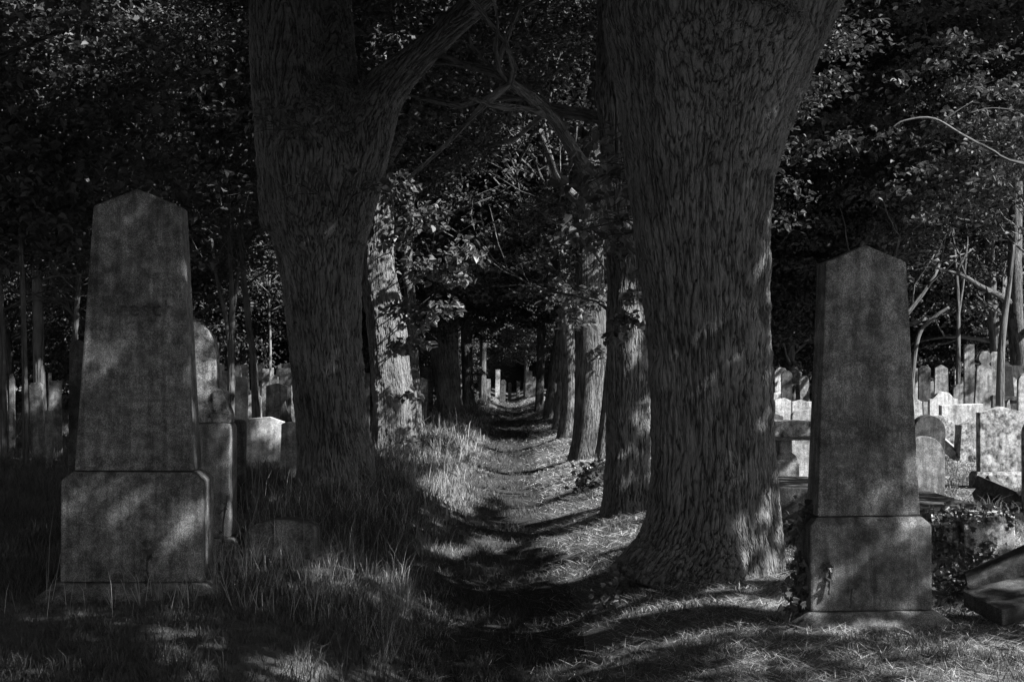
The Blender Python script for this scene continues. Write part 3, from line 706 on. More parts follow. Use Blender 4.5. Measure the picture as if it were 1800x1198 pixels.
slim_tree('thickest dark trunk left of the left obelisk', [[(72, 690, 30, 12), (68, 600, 30, 11), (66, 500, 30, 10), (58, 380, 30, 8)]], M_BARKS, group='slim trunks at the left edge')
slim_tree('slim trunk half hidden by the left obelisk and its dark neighbour', [[(128, 690, 24, 7), (132, 600, 24, 6), (140, 480, 24, 5)]], M_BARKS, group='slim trunks at the left edge')
slim_tree('leaning trunk lit on its right side above the dark obelisk', [[(1757, 700, 30, 9), (1759, 640, 30, 8), (1764, 570, 30, 7), (1774, 500, 30, 5), (1782, 430, 30, 3.5)]])
slim_tree('forked pale trunk far behind the knob topped headstone', [[(1684, 640, 46, 5), (1684, 540, 46, 4), (1680, 470, 46, 3.5), (1674, 400, 46, 3)], [(1684, 560, 46, 3), (1694, 490, 46, 2.5), (1700, 430, 46, 2)]])
slim_tree('crooked trunk leaning right behind the right obelisk', [[(1596, 640, 44, 5), (1612, 600, 44, 4.5), (1640, 560, 44, 4), (1668, 540, 44, 3)]])
# bare pale bough high on the right: belongs to a tree outside the frame
x, Y = 9.6, 20.0; root = empty('dying_tree', (x, Y, gz(x, Y))); tag(root, 'bare pale bough reaching in from a dying tree, upper right', 'tree')
T = Tubes(); B0 = np.array([x, Y, gz(x, Y)])
P, r = smooth_path([(x, Y, B0[2] - .1, .2), (x + .1, Y, 2.5, .17), (x - .1, Y, 5.2, .13), (x, Y, 8, .07)], 24); T.tube(P - B0, r, 14, 3)
P, r = smooth_path([(x - .1, Y, 4.4, .06), C(1810, 290, Y, 3.4), C(1740, 262, Y, 2.6), C(1690, 236, Y, 2.2), C(1640, 208, Y, 2), C(1590, 212, Y, 1.5), C(1566, 226, Y, .8)], 24); T.tube(P - B0, r, 8, 4)
for c in ([C(1655, 214, Y, 1.5), C(1682, 195, Y, 1.1), C(1710, 178, Y, .6)], [C(1690, 247, Y, 1.2), C(1725, 248, Y, .9), C(1745, 249, Y, .8)], [C(1700, 200, Y, 1.0), C(1740, 190, Y, .9), C(1782, 193, Y, .8)]):
    P, r = smooth_path(c, 10); T.tube(P - B0, r, 6, 5)
link(bpy.data.objects.new('trunk', T.mesh('trunk', M_BARKS)), root)

# distant wood: thick mass with leaf cards over a solid heart, on three sides
def wood_wall():
    V, Fq = [], []
    path_ = [(-95, -10), (-100, 60), (-80, 118), (-30, 140), (30, 142), (80, 122), (110, 60), (112, 10)]
    P = []
    for i in range(len(path_) - 1):
        for t in np.linspace(0, 1, 14, endpoint=False): P.append(np.array(path_[i]) * (1 - t) + np.array(path_[i + 1]) * t)
    P = np.array(P); n = len(P); rows = 20
    T_ = np.gradient(P, axis=0); T_ /= np.linalg.norm(T_, axis=1)[:, None]; Nn = np.stack([T_[:, 1], -T_[:, 0]], 1)
    ctr = np.array([0, 30.]); sgn = np.sign(((ctr - P) * Nn).sum(1))[:, None]; Nn = Nn * sgn
    for j in range(rows):
        h = j / (rows - 1); z = 42 * math.sin(h * math.pi / 2) if j < rows - 1 else 42
        bul = 7 * math.cos(h * math.pi / 2) + 1.6 * np.sin(P[:, 0] * .21 + j * 1.3) + 1.8 * np.cos(P[:, 1] * .17 - j * .9) + 1.2 * np.sin(np.arange(n) * 1.9 + j * 2.3)
        Q = P + Nn * bul[:, None]; V.append(np.concatenate([Q, np.full((n, 1), z - 1.0) + (1.5 * np.sin(np.arange(n) * .9))[:, None] * h], 1))
    Vb = np.concatenate([P - Nn * 6, np.full((n, 1), 38.)], 1); Vc = np.concatenate([P - Nn * 6, np.full((n, 1), -1.)], 1)
    V += [Vb, Vc]; V = np.concatenate(V); R_ = rows + 2
    a = (np.arange(R_ - 1)[:, None] * n + np.arange(n - 1)[None]).ravel()
    q = np.stack([a, a + 1, a + 1 + n, a + n], 1)
    me = raw_mesh('distant_wood', V, q.ravel(), np.full(len(q), 4), True)
    # leaf clumps over its face
    m = 2600; j = rng.integers(0, rows - 1, m); i = rng.integers(0, n - 1, m)
    base = V[j * n + i] + (V[j * n + i + 1] - V[j * n + i]) * rng.random((m, 1)) + (V[(j + 1) * n + i] - V[j * n + i]) * rng.random((m, 1))
    base[:, :2] += Nn[i] * rng.uniform(0, 1.6, (m, 1))
    LP, ld = clump_points(base, rng.uniform(.8, 2.0, m), 46, .6)
    lm = leaf_mesh('leaves', LP, .42, ld, mat=M_LEAF2, up=.6)
    bm = bmesh.new(); bm.from_mesh(me); k = len(bm.faces); bm.from_mesh(lm); bm.faces.ensure_lookup_table()
    for f in bm.faces[k:]: f.material_index = 1
    me2 = bpy.data.meshes.new('distant_wood'); bm.to_mesh(me2); bm.free()
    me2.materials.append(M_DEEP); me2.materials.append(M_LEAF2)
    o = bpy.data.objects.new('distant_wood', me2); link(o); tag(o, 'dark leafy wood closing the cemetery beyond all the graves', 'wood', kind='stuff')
wood_wall()

# shrubs under the grove
def shrub(label, px, Y, rx, h, n=150):
    x = X(px, Y); g = gz(x, Y); root = empty('shrub', (x, Y, g)); tag(root, label, 'shrub', 'bushes under the wood')
    LP, ld = crown_leaves((0, 0, h * .45), (rx, rx * .8, h * .6), n, 50, .5, .1)
    link(bpy.data.objects.new('foliage', leaf_mesh('foliage', LP, .15, ld * 2, mat=M_LEAF2, up=.7)), root)
    T = Tubes()
    for k in range(6):
        d = rng.normal(0, .4, 2) * rx; T.tube([(0, 0, -.05), (d[0] * .4, d[1] * .4, h * .4), (d[0], d[1], h * .85)], [.03, .02, .008], 6, k)
    link(bpy.data.objects.new('stems', T.mesh('stems', M_BARKS)), root)
for a in [('bush behind the pale headstones at the left edge', 20, 56, 3, 3.2), ('bush behind the left obelisk', 150, 52, 3, 3), ('bush behind the twin stemmed tree', 390, 60, 3.4, 3.6),
          ('bush beyond the shaded headstones left of the forked trunk', 490, 64, 3, 3.4), ('dark bush between the two nearest left trunks', 650, 56, 2, 3),
          ('bush left of the path behind the pentagonal headstone', 745, 66, 2.4, 3.4), ('rounded bush left of the bright clearing', 818, 92, 1.8, 3.6), ('bush right of the bright clearing behind the far trunks', 1000, 92, 2.0, 3.4),
          ('bush between the thick and upright trunks', 1080, 66, 2.2, 2.6), ('large lit bush right of the massive trunk', 1380, 54, 3.2, 4.6, 260), ('bush hidden behind the right obelisk', 1480, 56, 3, 3.6),
          ('bush behind the dark tall headstone right of the right obelisk', 1620, 58, 3, 3.4), ('bush behind the knob topped headstone', 1730, 62, 3.2, 3.6), ('bush at the right edge behind the wide pale stone', 1820, 54, 3, 3.2)]:
    shrub(*a)

# ------------------------------------------------------------------ stone building
def outline(shape, w, h):
    hw = w / 2
    if shape == 'flat': return [(-hw, 0), (hw, 0), (hw, h), (-hw, h)]
    if shape == 'slant': return [(-hw, 0), (hw, 0), (hw, h * .93), (hw * .2, h), (-hw, h * .96)]
    if shape == 'taper': return [(-hw, 0), (hw, 0), (hw * .82, h), (-hw * .82, h)]
    if shape == 'gable': return [(-hw, 0), (hw, 0), (hw, h - w * .2), (0, h), (-hw, h - w * .2)]
    if shape == 'low_gable': return [(-hw, 0), (hw, 0), (hw, h - w * .13), (0, h), (-hw, h - w * .13)]
    if shape == 'gable_taper': return [(-hw, 0), (hw, 0), (hw * .82, h - w * .22), (0, h), (-hw * .82, h - w * .22)]
    if shape == 'clip': return [(-hw, 0), (hw, 0), (hw, h - w * .2), (hw * .6, h), (-hw * .6, h), (-hw, h - w * .2)]
    if shape in ('round', 'segment'):
        k = 1.0 if shape == 'round' else .35
        arc = [(hw * math.cos(t), h - hw * k + hw * k * math.sin(t)) for t in np.linspace(0, math.pi, 17)]
        return [(-hw, 0), (hw, 0)] + arc
    if shape == 'ogee':
        pts = [(-hw, 0), (hw, 0), (hw, h - w * .26), (hw * .8, h - w * .25), (hw * .62, h - w * .17)]
        pts += [(hw * .5 * math.cos(t), h - hw * .26 + hw * .26 * math.sin(t)) for t in np.linspace(.3, math.pi - .3, 9)]
        return pts + [(-hw * .62, h - w * .17), (-hw * .8, h - w * .25), (-hw, h - w * .26)]
    if shape == 'knob':
        r = hw * .72; zc = h - r
        pts = [(-hw * 1.05, 0), (hw * 1.05, 0), (hw * 1.05, h * .28), (hw * .92, h * .32), (hw * .86, zc - r * 1.3), (hw * .6, zc - r * 1.15), (hw * .42, zc - r * .86)]
        pts += [(r * math.cos(t), zc + r * math.sin(t)) for t in np.linspace(-.9, math.pi + .9, 19)]
        return pts + [(-hw * .42, zc - r * .86), (-hw * .6, zc - r * 1.15), (-hw * .86, zc - r * 1.3), (-hw * .92, h * .32), (-hw * 1.05, h * .28)]
    if shape == 'stepped': return [(-hw, 0), (hw, 0), (hw, h), (hw * .25, h), (hw * .2, h * .88), (-hw, h * .86)]
    if shape == 'broken': return [(-hw, 0), (hw, 0), (hw * .95, h * .62), (hw * .7, h * .8), (hw * .45, h * .78), (hw * .1, h), (-hw * .3, h * .93), (-hw * .5, h * .76), (-hw * .9, h * .7)]
    if shape == 'wedge': return [(-hw, 0), (hw, 0), (hw * .2, h * .55), (-hw * .55, h)]
def slab_mesh(name, pts, t, mat, bev=.008, z0=0.0, taper_t=1.0):
    bm = bmesh.new(); h = max(p[1] for p in pts)
    a = [bm.verts.new((x, -t / 2 * (1 - (1 - taper_t) * z / h), z + z0)) for x, z in pts]
    b = [bm.verts.new((x, t / 2 * (1 - (1 - taper_t) * z / h), z + z0)) for x, z in pts]
    bm.faces.new(a); bm.faces.new(b[::-1])
    for i in range(len(pts)):
        j = (i + 1) % len(pts); bm.faces.new((a[j], a[i], b[i], b[j]))
    bmesh.ops.recalc_face_normals(bm, faces=bm.faces)
    if bev: bmesh.ops.bevel(bm, geom=[e for e in bm.edges if e.calc_face_angle(0) > .5], offset=bev, segments=2, profile=.6, affect='EDGES')
    me = bpy.data.meshes.new(name); bm.to_mesh(me); bm.free(); me.materials.append(mat); return me
def frustum(name, rings, mat, bev=.01):
    """rings: (half width, half depth, z) bottom to top, closed block"""
    bm = bmesh.new(); L = []
    for (a, b, z) in rings: L.append([bm.verts.new(c) for c in ((-a, -b, z), (a, -b, z), (a, b, z), (-a, b, z))])
    bm.faces.new(L[0][::-1]); bm.faces.new(L[-1])
    for k in range(len(L) - 1):
        for i in range(4):
            j = (i + 1) % 4; bm.faces.new((L[k][i], L[k][j], L[k + 1][j], L[k + 1][i]))
    bmesh.ops.recalc_face_normals(bm, faces=bm.faces)
    if bev: bmesh.ops.bevel(bm, geom=[e for e in bm.edges if e.calc_face_angle(0) > .2], offset=bev, segments=2, profile=.6, affect='EDGES')
    me = bpy.data.meshes.new(name); bm.to_mesh(me); bm.free(); me.materials.append(mat); return me
def add(name, me, parent): return link(bpy.data.objects.new(name, me), parent)

def stone(label, px0, px1, pytop, Y, shape, tone, rz=8, t=None, tilt=(0, 0), plinth=None, group=None, name='headstone', top=None):
    wd = (px1 - px0) / F * Y; x = X((px0 + px1) / 2, Y); g = gz(x, Y); h = Z(pytop, Y) - g + .08
    t = t or max(.09, wd * .2)
    if tilt == (0, 0): tilt = (rng.normal(0, 2.2), rng.normal(0, 1.6))
    rot = (R(tilt[0]), R(tilt[1]), R(rz * .35))
    if plinth:
        root = empty(name, (x, Y, g)); root.rotation_euler = rot
        add('slab', slab_mesh('slab', outline(shape, wd, h - .05), t, ST[tone]), root)
        pw, ph = plinth
        add('plinth', frustum('plinth', [(wd * pw / 2, t * .95, -.15), (wd * pw / 2, t * .95, ph - .04), (wd * pw / 2 - .03, t * .95 - .03, ph)], ST[tone]), root)
        for c in root.children:
            if c.name.startswith('slab'): c.location.z = -.03
    else:
        me = slab_mesh(name, outline(shape, wd, h), t, ST[tone])
        root = bpy.data.objects.new(name, me); link(root); root.location = (x, Y, g - .08); root.rotation_euler = rot
    tag(root, label, 'gravestone', group)
    return root
GR, GL = 'headstones of the sunny right hand field', 'headstones of the shaded left hand field'
for a in [
    # between the massive trunk and the right obelisk
    ('white round topped headstone, brightest just right of the massive trunk', 1362, 1386, 645, 48, 'round', 'white', 14, None, (0, 0), (1.25, .9)),
    ('dark round topped headstone in front of the white rounded one', 1373, 1392, 651, 44, 'round', 'dark'),
    ('tall grey slab with a diagonal sunbeam left of the right obelisk', 1391, 1410, 633, 52, 'low_gable', 'grey', 12),
    ('grey clipped headstone right of the dark round topped one', 1408, 1425, 660, 46, 'clip', 'grey', 12),
    ('tall black pillar touching the right obelisk outline on its left', 1425, 1444, 634, 40, 'flat', 'dark'),
    ('narrow grey stone peeping out right beside the massive trunk', 1344, 1359, 651, 46, 'round', 'grey'),
    ('pale block with chipped top, left of a matching pale pair', 1362, 1391, 699, 36, 'slant', 'white', 16),
    ('pale block with low gabled top beside the chipped pale block', 1390, 1421, 702, 35, 'low_gable', 'pale', 16),
    ('small white block glowing beside the right obelisk', 1420, 1446, 705, 38, 'flat', 'white', 16),
    ('broad pale domed slab behind the mushroom shaped monument', 1388, 1450, 719, 21, 'segment', 'pale', 16),
    ('low dark gabled stone behind the capped monument, near the trunk', 1325, 1378, 721, 24, 'gable', 'dark'),
    # right of the right obelisk, back rows
    ('narrow pale slab right against the right obelisk, back row', 1596, 1607, 644, 45, 'flat', 'pale', 14),
    ('narrow pale slab between the obelisk and the tall dark one', 1606, 1614, 647, 46, 'flat', 'pale', 14),
    ('tall dark headstone with clipped shoulders in the back row', 1613, 1634, 643, 42, 'clip', 'dark', 4),
    ('tapered grey headstone with pointed top right of the dark one', 1640, 1668, 641, 42, 'gable_taper', 'grey', 12),
    ('little lantern like pillar between dark and tapered headstones', 1634, 1641, 669, 44, 'gable', 'grey'),
    ('small white tapering stone standing far back by the wood', 1679, 1689, 646, 52, 'gable_taper', 'white', 14),
    ('grey headstone with stepped top left of the tall dim pillar', 1674, 1698, 663, 40, 'stepped', 'grey', 14),
    ('tallest dim flat topped pillar behind the knob topped headstone', 1694, 1712, 605, 38, 'flat', 'grey', 2),
    ('tall grey stone crowned by a round knob', 1707, 1740, 617, 36, 'knob', 'grey', 16),
    ('slim grey pillar right of the knob topped headstone', 1738, 1752, 618, 42, 'clip', 'grey', 12),
    ('small dark block right of the knob topped headstone foot', 1740, 1755, 694, 31, 'flat', 'dark'),
    ('small grey block below the dark tapering obelisk', 1762, 1783, 701, 29, 'broken', 'grey'),
    ('wide pale stone at the right edge behind the dark obelisk', 1776, 1812, 642, 38, 'flat', 'pale', 14),
    ('tall pale rounded stone cut by the right picture edge', 1787, 1818, 655, 28, 'round', 'pale', 14),
    # middle rows
    ('white headstone with curved ogee shoulders', 1632, 1683, 688, 33, 'ogee', 'white', 16),
    ('pale block peeking out right of the obelisk, mid height', 1598, 1624, 700, 32, 'slant', 'pale', 16),
    ('small pale stone between pale block and ogee headstone', 1622, 1634, 706, 34, 'flat', 'grey', 14),
    ('broad white block with a flat capping edge and dark streaks', 1652, 1727, 710, 30, 'flat', 'white', 14),
    ('grey round topped headstone leaning to the left in front of the white block', 1634, 1682, 729, 27, 'round', 'mottled', 16, .14, (0, -7)),
    ('dark mossy round topped headstone behind a lower twin', 1596, 1654, 728, 19.6, 'round', 'dark', 4, .16),
    ('dark round topped headstone standing lowest beside the obelisk', 1590, 1658, 766, 18.3, 'round', 'grey', 0, .16),
    ('rough dark stone with a pale pitched top edge', 1680, 1722, 739, 25.5, 'gable', 'mottled', 14, .3),
    ('large lichen mottled headstone with low gabled top', 1719, 1797, 714, 19.8, 'low_gable', 'mottled', 6, .16, (0, 0), (1.25, .22)),
    ('mottled rounded stone cut off by the right edge', 1798, 1850, 735, 16, 'round', 'mottled', 10),
    # far end of the path
    ('pale tall pillar left of the bright clearing', 870, 878, 649, 88, 'flat', 'pale', 14),
    ('dark round topped stone left of the bright clearing', 878, 888, 667, 84, 'round', 'dark'),
    ('narrow grey stone left of the pale far pillar', 855, 862, 666, 80, 'flat', 'grey'),
    ('pale monument on a base right of the bright clearing', 923, 934, 652, 90, 'flat', 'pale', 14, .7, (0, 0), (1.3, .9)),
    ('grey slab right of the pale far monument', 936, 944, 662, 88, 'flat', 'grey', 12),
    ('tiny white stone in the middle of the far clearing', 893, 899, 672, 96, 'round', 'white', 14),
    ('tiny pale stone right of centre in the far clearing', 907, 913, 670, 98, 'flat', 'pale', 14)]:
    stone(*a, group=GR) if len(a) <= 12 else None
for a in [
    ('bright pale slab between round topped slab and twin tree', 382, 397, 640, 38, 'flat', 'white', 14),
    ('grey pillar directly behind the foot of the twin stemmed tree', 396, 410, 651, 34, 'flat', 'grey'),
    ('black polished headstone with slanting shoulders', 410, 432, 662, 25, 'clip', 'black', 4),
    ('block shaped stone rising behind the black polished headstone', 415, 430, 637, 34, 'clip', 'dark', 4),
    ('pale flat slab behind the leaning slender trunk', 427, 440, 640, 42, 'flat', 'pale', 12),
    ('dark round shouldered headstone right of the leaning slender trunk', 449, 467, 639, 38, 'clip', 'dark', 4),
    ('grey pillar right of the dark shouldered headstone', 458, 472, 648, 36, 'taper', 'grey', 12),
    ('small pale stone left of the tiny grey pair', 474, 481, 646, 46, 'flat', 'pale', 12),
    ('squat grey block above the pointed grey slab', 473, 488, 659, 34, 'gable', 'grey', 8),
    ('wide dark table like stone on a narrow foot', 485, 516, 647, 36, 'flat', 'dark', 0),
    ('grey rounded stone rising behind the wide dark one', 497, 515, 638, 44, 'segment', 'grey', 8),
    ('grey pointed slab in the middle of the shaded left field', 467, 504, 673, 29, 'low_gable', 'grey', 4),
    ('low grey round headstone left of the pointed slab', 434, 462, 693, 30, 'segment', 'grey', 4),
    ('small grey rounded stone above the low round one', 448, 461, 674, 33, 'round', 'grey', 4),
    ('dark broken rock like stone against the forked trunk', 486, 517, 704, 23, 'broken', 'dark', 10),
    ('bright sloping white slab lit through the trees', 433, 497, 732, 21, 'slant', 'white', 20, .2, (0, 2)),
    ('dim mossy stone between white slab and forked trunk', 492, 528, 741, 19.5, 'segment', 'grey', 4),
    ('thin pale sliver of stone left of the forked trunk', 512, 526, 677, 32, 'flat', 'pale', 10),
    ('dark short stone behind the lit pedestal edge', 408, 433, 737, 15, 'segment', 'dark', 2),
    ('dark slab cut by the left picture edge', -10, 4, 650, 26, 'flat', 'dark'),
    ('small sunlit slab second from the left picture edge', 4, 16, 660, 30, 'slant', 'pale', 14),
    ('tall narrow grey slab near the left edge', 17, 26, 655, 27, 'slant', 'grey', 12),
    ('grey clip cornered headstone crossed by a slanting shadow', 58, 81, 672, 24, 'clip', 'grey', 10),
    ('broad dim headstone tapering downward behind the left trunks', 88, 109, 669, 28, 'flat', 'grey', 10),
    ('tiny white stone glinting behind the dim tapering one', 84, 89, 655, 44, 'flat', 'white', 14),
    ('dark pillar between two slim left trunks', 49, 62, 672, 30, 'flat', 'dark'),
    ('very small low pale stone beside the clip cornered headstone', 81, 92, 719, 22, 'gable', 'grey', 14),
    ('tall dark headstone just left of the left obelisk', 122, 150, 597, 15.5, 'gable', 'dark', 16, .2),
    ('grey pentagonal headstone right of the leafy trunk', 727, 749, 663, 38, 'gable', 'grey', 8),
    ('dim tall stone behind the pentagonal headstone', 738, 762, 643, 46, 'gable', 'dark', 4),
    ('dark stone between the two nearest left trunks', 636, 650, 655, 34, 'flat', 'dark', 4)]:
    stone(*a, group=GL)
for (px, w_, py, Yr, sh, tn, lb) in [(1530, 20, 668, 40, 'round', 'grey', 'round headstone hidden in the row behind the right obelisk'), (1570, 24, 690, 30, 'gable', 'pale', 'gabled headstone hidden behind the right obelisk'),
    (1480, 24, 700, 30, 'clip', 'grey', 'clipped headstone hidden behind the right obelisk')]: pass

# mushroom shaped monument
Y = 17.5; x = X(1376, Y); g = gz(x, Y); root = empty('capped_monument', (x, Y, g), R(6)); tag(root, 'mushroom shaped monument with a thick mossy cap on a shouldered pedestal', 'monument')
s_ = Y / F
add('pedestal', frustum('pedestal', [(21 * s_, .2, -.1), (21 * s_, .2, Z(812, Y) - g), (17 * s_, .16, Z(799, Y) - g), (10 * s_, .12, Z(793, Y) - g), (10 * s_, .12, Z(768, Y) - g)], ST['grey']), root)
add('cap', frustum('cap', [(40 * s_, .24, Z(772, Y) - g), (56 * s_, .36, Z(764, Y) - g), (56 * s_, .36, Z(739, Y) - g)], ST['mottled'], .012), root)
# dark tapering obelisk on a stepped plinth
Y = 33; x = X(1767, Y); g = gz(x, Y); root = empty('small_obelisk', (x, Y, g), R(-4)); tag(root, 'dark tapering obelisk on a capped plinth, right of the knob topped headstone', 'obelisk'); s_ = Y / F
add('shaft', frustum('shaft', [(13 * s_, .16, Z(696, Y) - g), (9.5 * s_, .12, Z(643, Y) - g), (3 * s_, .04, Z(636, Y) - g)], ST['black']), root)
add('plinth', frustum('plinth', [(19 * s_, .24, -.1), (19 * s_, .24, Z(705, Y) - g), (21 * s_, .27, Z(703, Y) - g), (21 * s_, .27, Z(696, Y) - g)], ST['dark']), root)

# long low tomb behind the right obelisk
def block(name, label, px0, px1, pyt, Y, depth, tone, cat='grave', rz=0, tilt=(0, 0), lid=None, bev=.012):
    x = X((px0 + px1) / 2, Y); g = gz(x, Y); h = Z(pyt, Y) - g; w2 = (px1 - px0) / F * Y / 2
    if lid:
        root = empty(name, (x, Y + depth / 2, g)); root.rotation_euler = (R(tilt[0]), R(tilt[1]), R(rz))
        add('body', frustum('body', [(w2, depth / 2, -.15), (w2, depth / 2, h - lid)], ST[tone], bev), root)
        add('lid', frustum('lid', [(w2 + .03, depth / 2 + .03, h - lid + .003), (w2 + .03, depth / 2 + .03, h - .02), (w2, depth / 2, h)], ST[tone], bev), root)
    else:
        root = bpy.data.objects.new(name, frustum(name, [(w2, depth / 2, -.15), (w2 * .98, depth / 2 * .98, h)], ST[tone], bev)); link(root)
        root.location = (x, Y + depth / 2, g); root.rotation_euler = (R(tilt[0]), R(tilt[1]), R(rz))
    tag(root, label, cat); return root
block('box_tomb', 'long low tomb of rough dark stone behind the massive trunk', 1338, 1470, 857, 13.2, 1.5, 'dark', rz=-3)
block('tomb_slab', 'dark flat ledger slab lying behind the ivy covered blocks', 1600, 1722, 888, 12.2, 1.4, 'dark', lid=.09)
block('ivy_grave_block', 'rough low grave block half covered by ivy, beside the right obelisk', 1641, 1691, 903, 11.0, .6, 'mottled', lid=.06)
block('grave_block', 'wide low grave block in shade right of the ivy covered one', 1694, 1786, 906, 10.9, .7, 'mottled')
# small tomb stone in the grass, left
Y = 11.4; x = X(498, Y); g = gz(x, Y); root = empty('small_tombstone', (x, Y + .12, g), R(-6)); tag(root, 'small low tombstone sunk in the grass right of the left obelisk', 'gravestone')
add('slab', slab_mesh('slab', outline('segment', .53, Z(913, Y) - Z(981, Y)), .30, ST['grey'], .02, z0=Z(981, Y) - g), root)
add('plinth', frustum('plinth', [(.29, .19, -.12), (.29, .19, Z(983, Y) - g)], ST['grey']), root)

# fallen pieces at the right edge
def fallen(label, px, py, Y, dims, rot, tone, shape='box'):
    me = frustum('fallen_slab', [(dims[0] / 2, dims[1] / 2, -dims[2] / 2), (dims[0] / 2, dims[1] / 2, dims[2] / 2)], ST[tone], .015)
    if shape == 'rough':
        for v in me.vertices: v.co += Vector((math.sin(v.co.y * 9), math.cos(v.co.x * 7), math.sin(v.co.x * 5 + v.co.y * 6))) * .012
    o = bpy.data.objects.new('fallen_slab', me); link(o); o.location = (X(px, Y), Y, Z(py, Y)); o.rotation_euler = [R(a) for a in rot]
    tag(o, label, 'gravestone', 'fallen stones by the right edge'); return o
fallen('fallen stone beam sloping up to the right edge, its end sunlit', 1762, 1003, 9.6, (.50, .26, .12), (12, -25, -14), 'dark', 'rough')
fallen('rounded dark fallen slab lowest at the right edge', 1788, 1052, 9.0, (.55, .4, .11), (8, -8, 20), 'dark', 'rough')
fallen('broken slab tipped against the big mottled headstone', 1742, 872, 17.5, (.25, .38, .32), (30, 28, 15), 'dark', 'rough')
fallen('larger dark slab lying tilted right of the tipped one', 1784, 876, 17.2, (.45, .95, .16), (14, 18, 30), 'dark', 'rough')
fallen('pale slab leaning in the sun between two round headstones', 1670, 790, 25.8, (.38, .6, .15), (20, 38, 10), 'pale', 'rough')

# round topped slab on a pedestal behind the left obelisk
Y = 11.5; x = X(298, Y); g = gz(x, Y); root = empty('round_topped_monument', (x, Y, g)); tag(root, 'round topped slab on a scrolled pedestal, peeping out right of the left obelisk', 'monument'); s_ = Y / F
zt = Z(548, Y) - g; zj = Z(742, Y) - g
pts = [(-85 * s_, 0), (85 * s_, 0)] + [(85 * s_ * math.cos(t), (zt - zj) - 74 * s_ + 74 * s_ * math.sin(t)) for t in np.linspace(0, math.pi, 21)]
add('slab', slab_mesh('slab', pts, .16, ST['mottled'], .012, z0=zj), root)
for sx in (-1, 1):
    sc_ = [(80, 0), (110, 0), (110, 16), (103, 34), (100, 52), (94, 60), (86, 60), (80, 52)]
    add('scroll', slab_mesh('scroll', [(sx * a * s_, b * s_) for a, b in sc_], .20, ST['mottled'], .008, z0=zj), root)
add('pedestal', frustum('pedestal', [(112 * s_, .17, .20), (112 * s_, .17, zj - .04), (109 * s_, .15, zj - .003)], ST['grey'], .02), root)
add('base', frustum('base', [(124 * s_, .24, -.1), (124 * s_, .24, .17), (119 * s_, .21, .197)], ST['grey'], .015), root)

# ------------------------------------------------------------------ the two big obelisks
def strokes(rows, th=.0035):
    """worn cut characters as short thin bars; rows: (x0, x1, z, height, count)"""
    bm = bmesh.new()
    for (x0, x1, z, hh, n) in rows:
        for k in range(n):
            cx = x0 + (x1 - x0) * (k + .5) / n; wv = (x1 - x0) / n * .55
            kind = (k * 7 + n) % 4
            segs = [((cx + wv / 2, z), (cx + wv / 2, z + hh))]
            if kind != 1: segs.append(((cx - wv / 2, z + hh), (cx + wv / 2, z + hh)))
            if kind in (0, 2): segs.append(((cx - wv / 2, z + (0 if kind else hh * .4)), (cx - wv / 2, z + hh * .8)))
            for (p, q) in segs:
                d = Vector((q[0] - p[0], 0, q[1] - p[1])); L = d.length; d.normalize(); nn = Vector((-d.z, 0, d.x)) * th
                c = [Vector((p[0], 0, p[1])) + nn, Vector((p[0], 0, p[1])) - nn, Vector((q[0], 0, q[1])) - nn, Vector((q[0], 0, q[1])) + nn]
                f = [bm.verts.new(v) for v in c]; b = [bm.verts.new(v + Vector((0, -.002, 0))) for v in c]
                bm.faces.new(f); bm.faces.new(b[::-1])
                for i in range(4): bm.faces.new((f[i], f[(i + 1) % 4], b[(i + 1) % 4], b[i]))
    bmesh.ops.recalc_face_normals(bm, faces=bm.faces)
    me = bpy.data.meshes.new('inscription'); bm.to_mesh(me); bm.free(); return me
def tapered_shaft(name, wb, wt, db, dt, hs, hp, mat, cham=.014):
    bm = bmesh.new()
    lo = [bm.verts.new(c) for c in ((-wb, -db, 0), (wb, -db, 0), (wb, db, 0), (-wb, db, 0))]
    sh = [bm.verts.new(c) for c in ((-wt, -dt, hs), (wt, -dt, hs), (wt, dt, hs), (-wt, dt, hs))]
    pf, pb = bm.verts.new((0, -dt, hp)), bm.verts.new((0, dt, hp))
    bm.faces.new(lo[::-1])
    bm.faces.new((lo[0], lo[1], sh[1], pf, sh[0])); bm.faces.new((lo[2], lo[3], sh[3], pb, sh[2]))
    bm.faces.new((lo[1], lo[2], sh[2], sh[1])); bm.faces.new((lo[3], lo[0], sh[0], sh[3]))
    bm.faces.new((sh[1], sh[2], pb, pf)); bm.faces.new((sh[3], sh[0], pf, pb))
    bmesh.ops.recalc_face_normals(bm, faces=bm.faces)
    bmesh.ops.bevel(bm, geom=[e for e in bm.edges if e.calc_face_angle(0) > .3], offset=cham, segments=2, profile=.55, affect='EDGES')
    me = bpy.data.meshes.new(name); bm.to_mesh(me); bm.free(); me.materials.append(mat); return me
MO = ST['obelisk']
def lean_mat(loc, rx, ry, rz): return loc
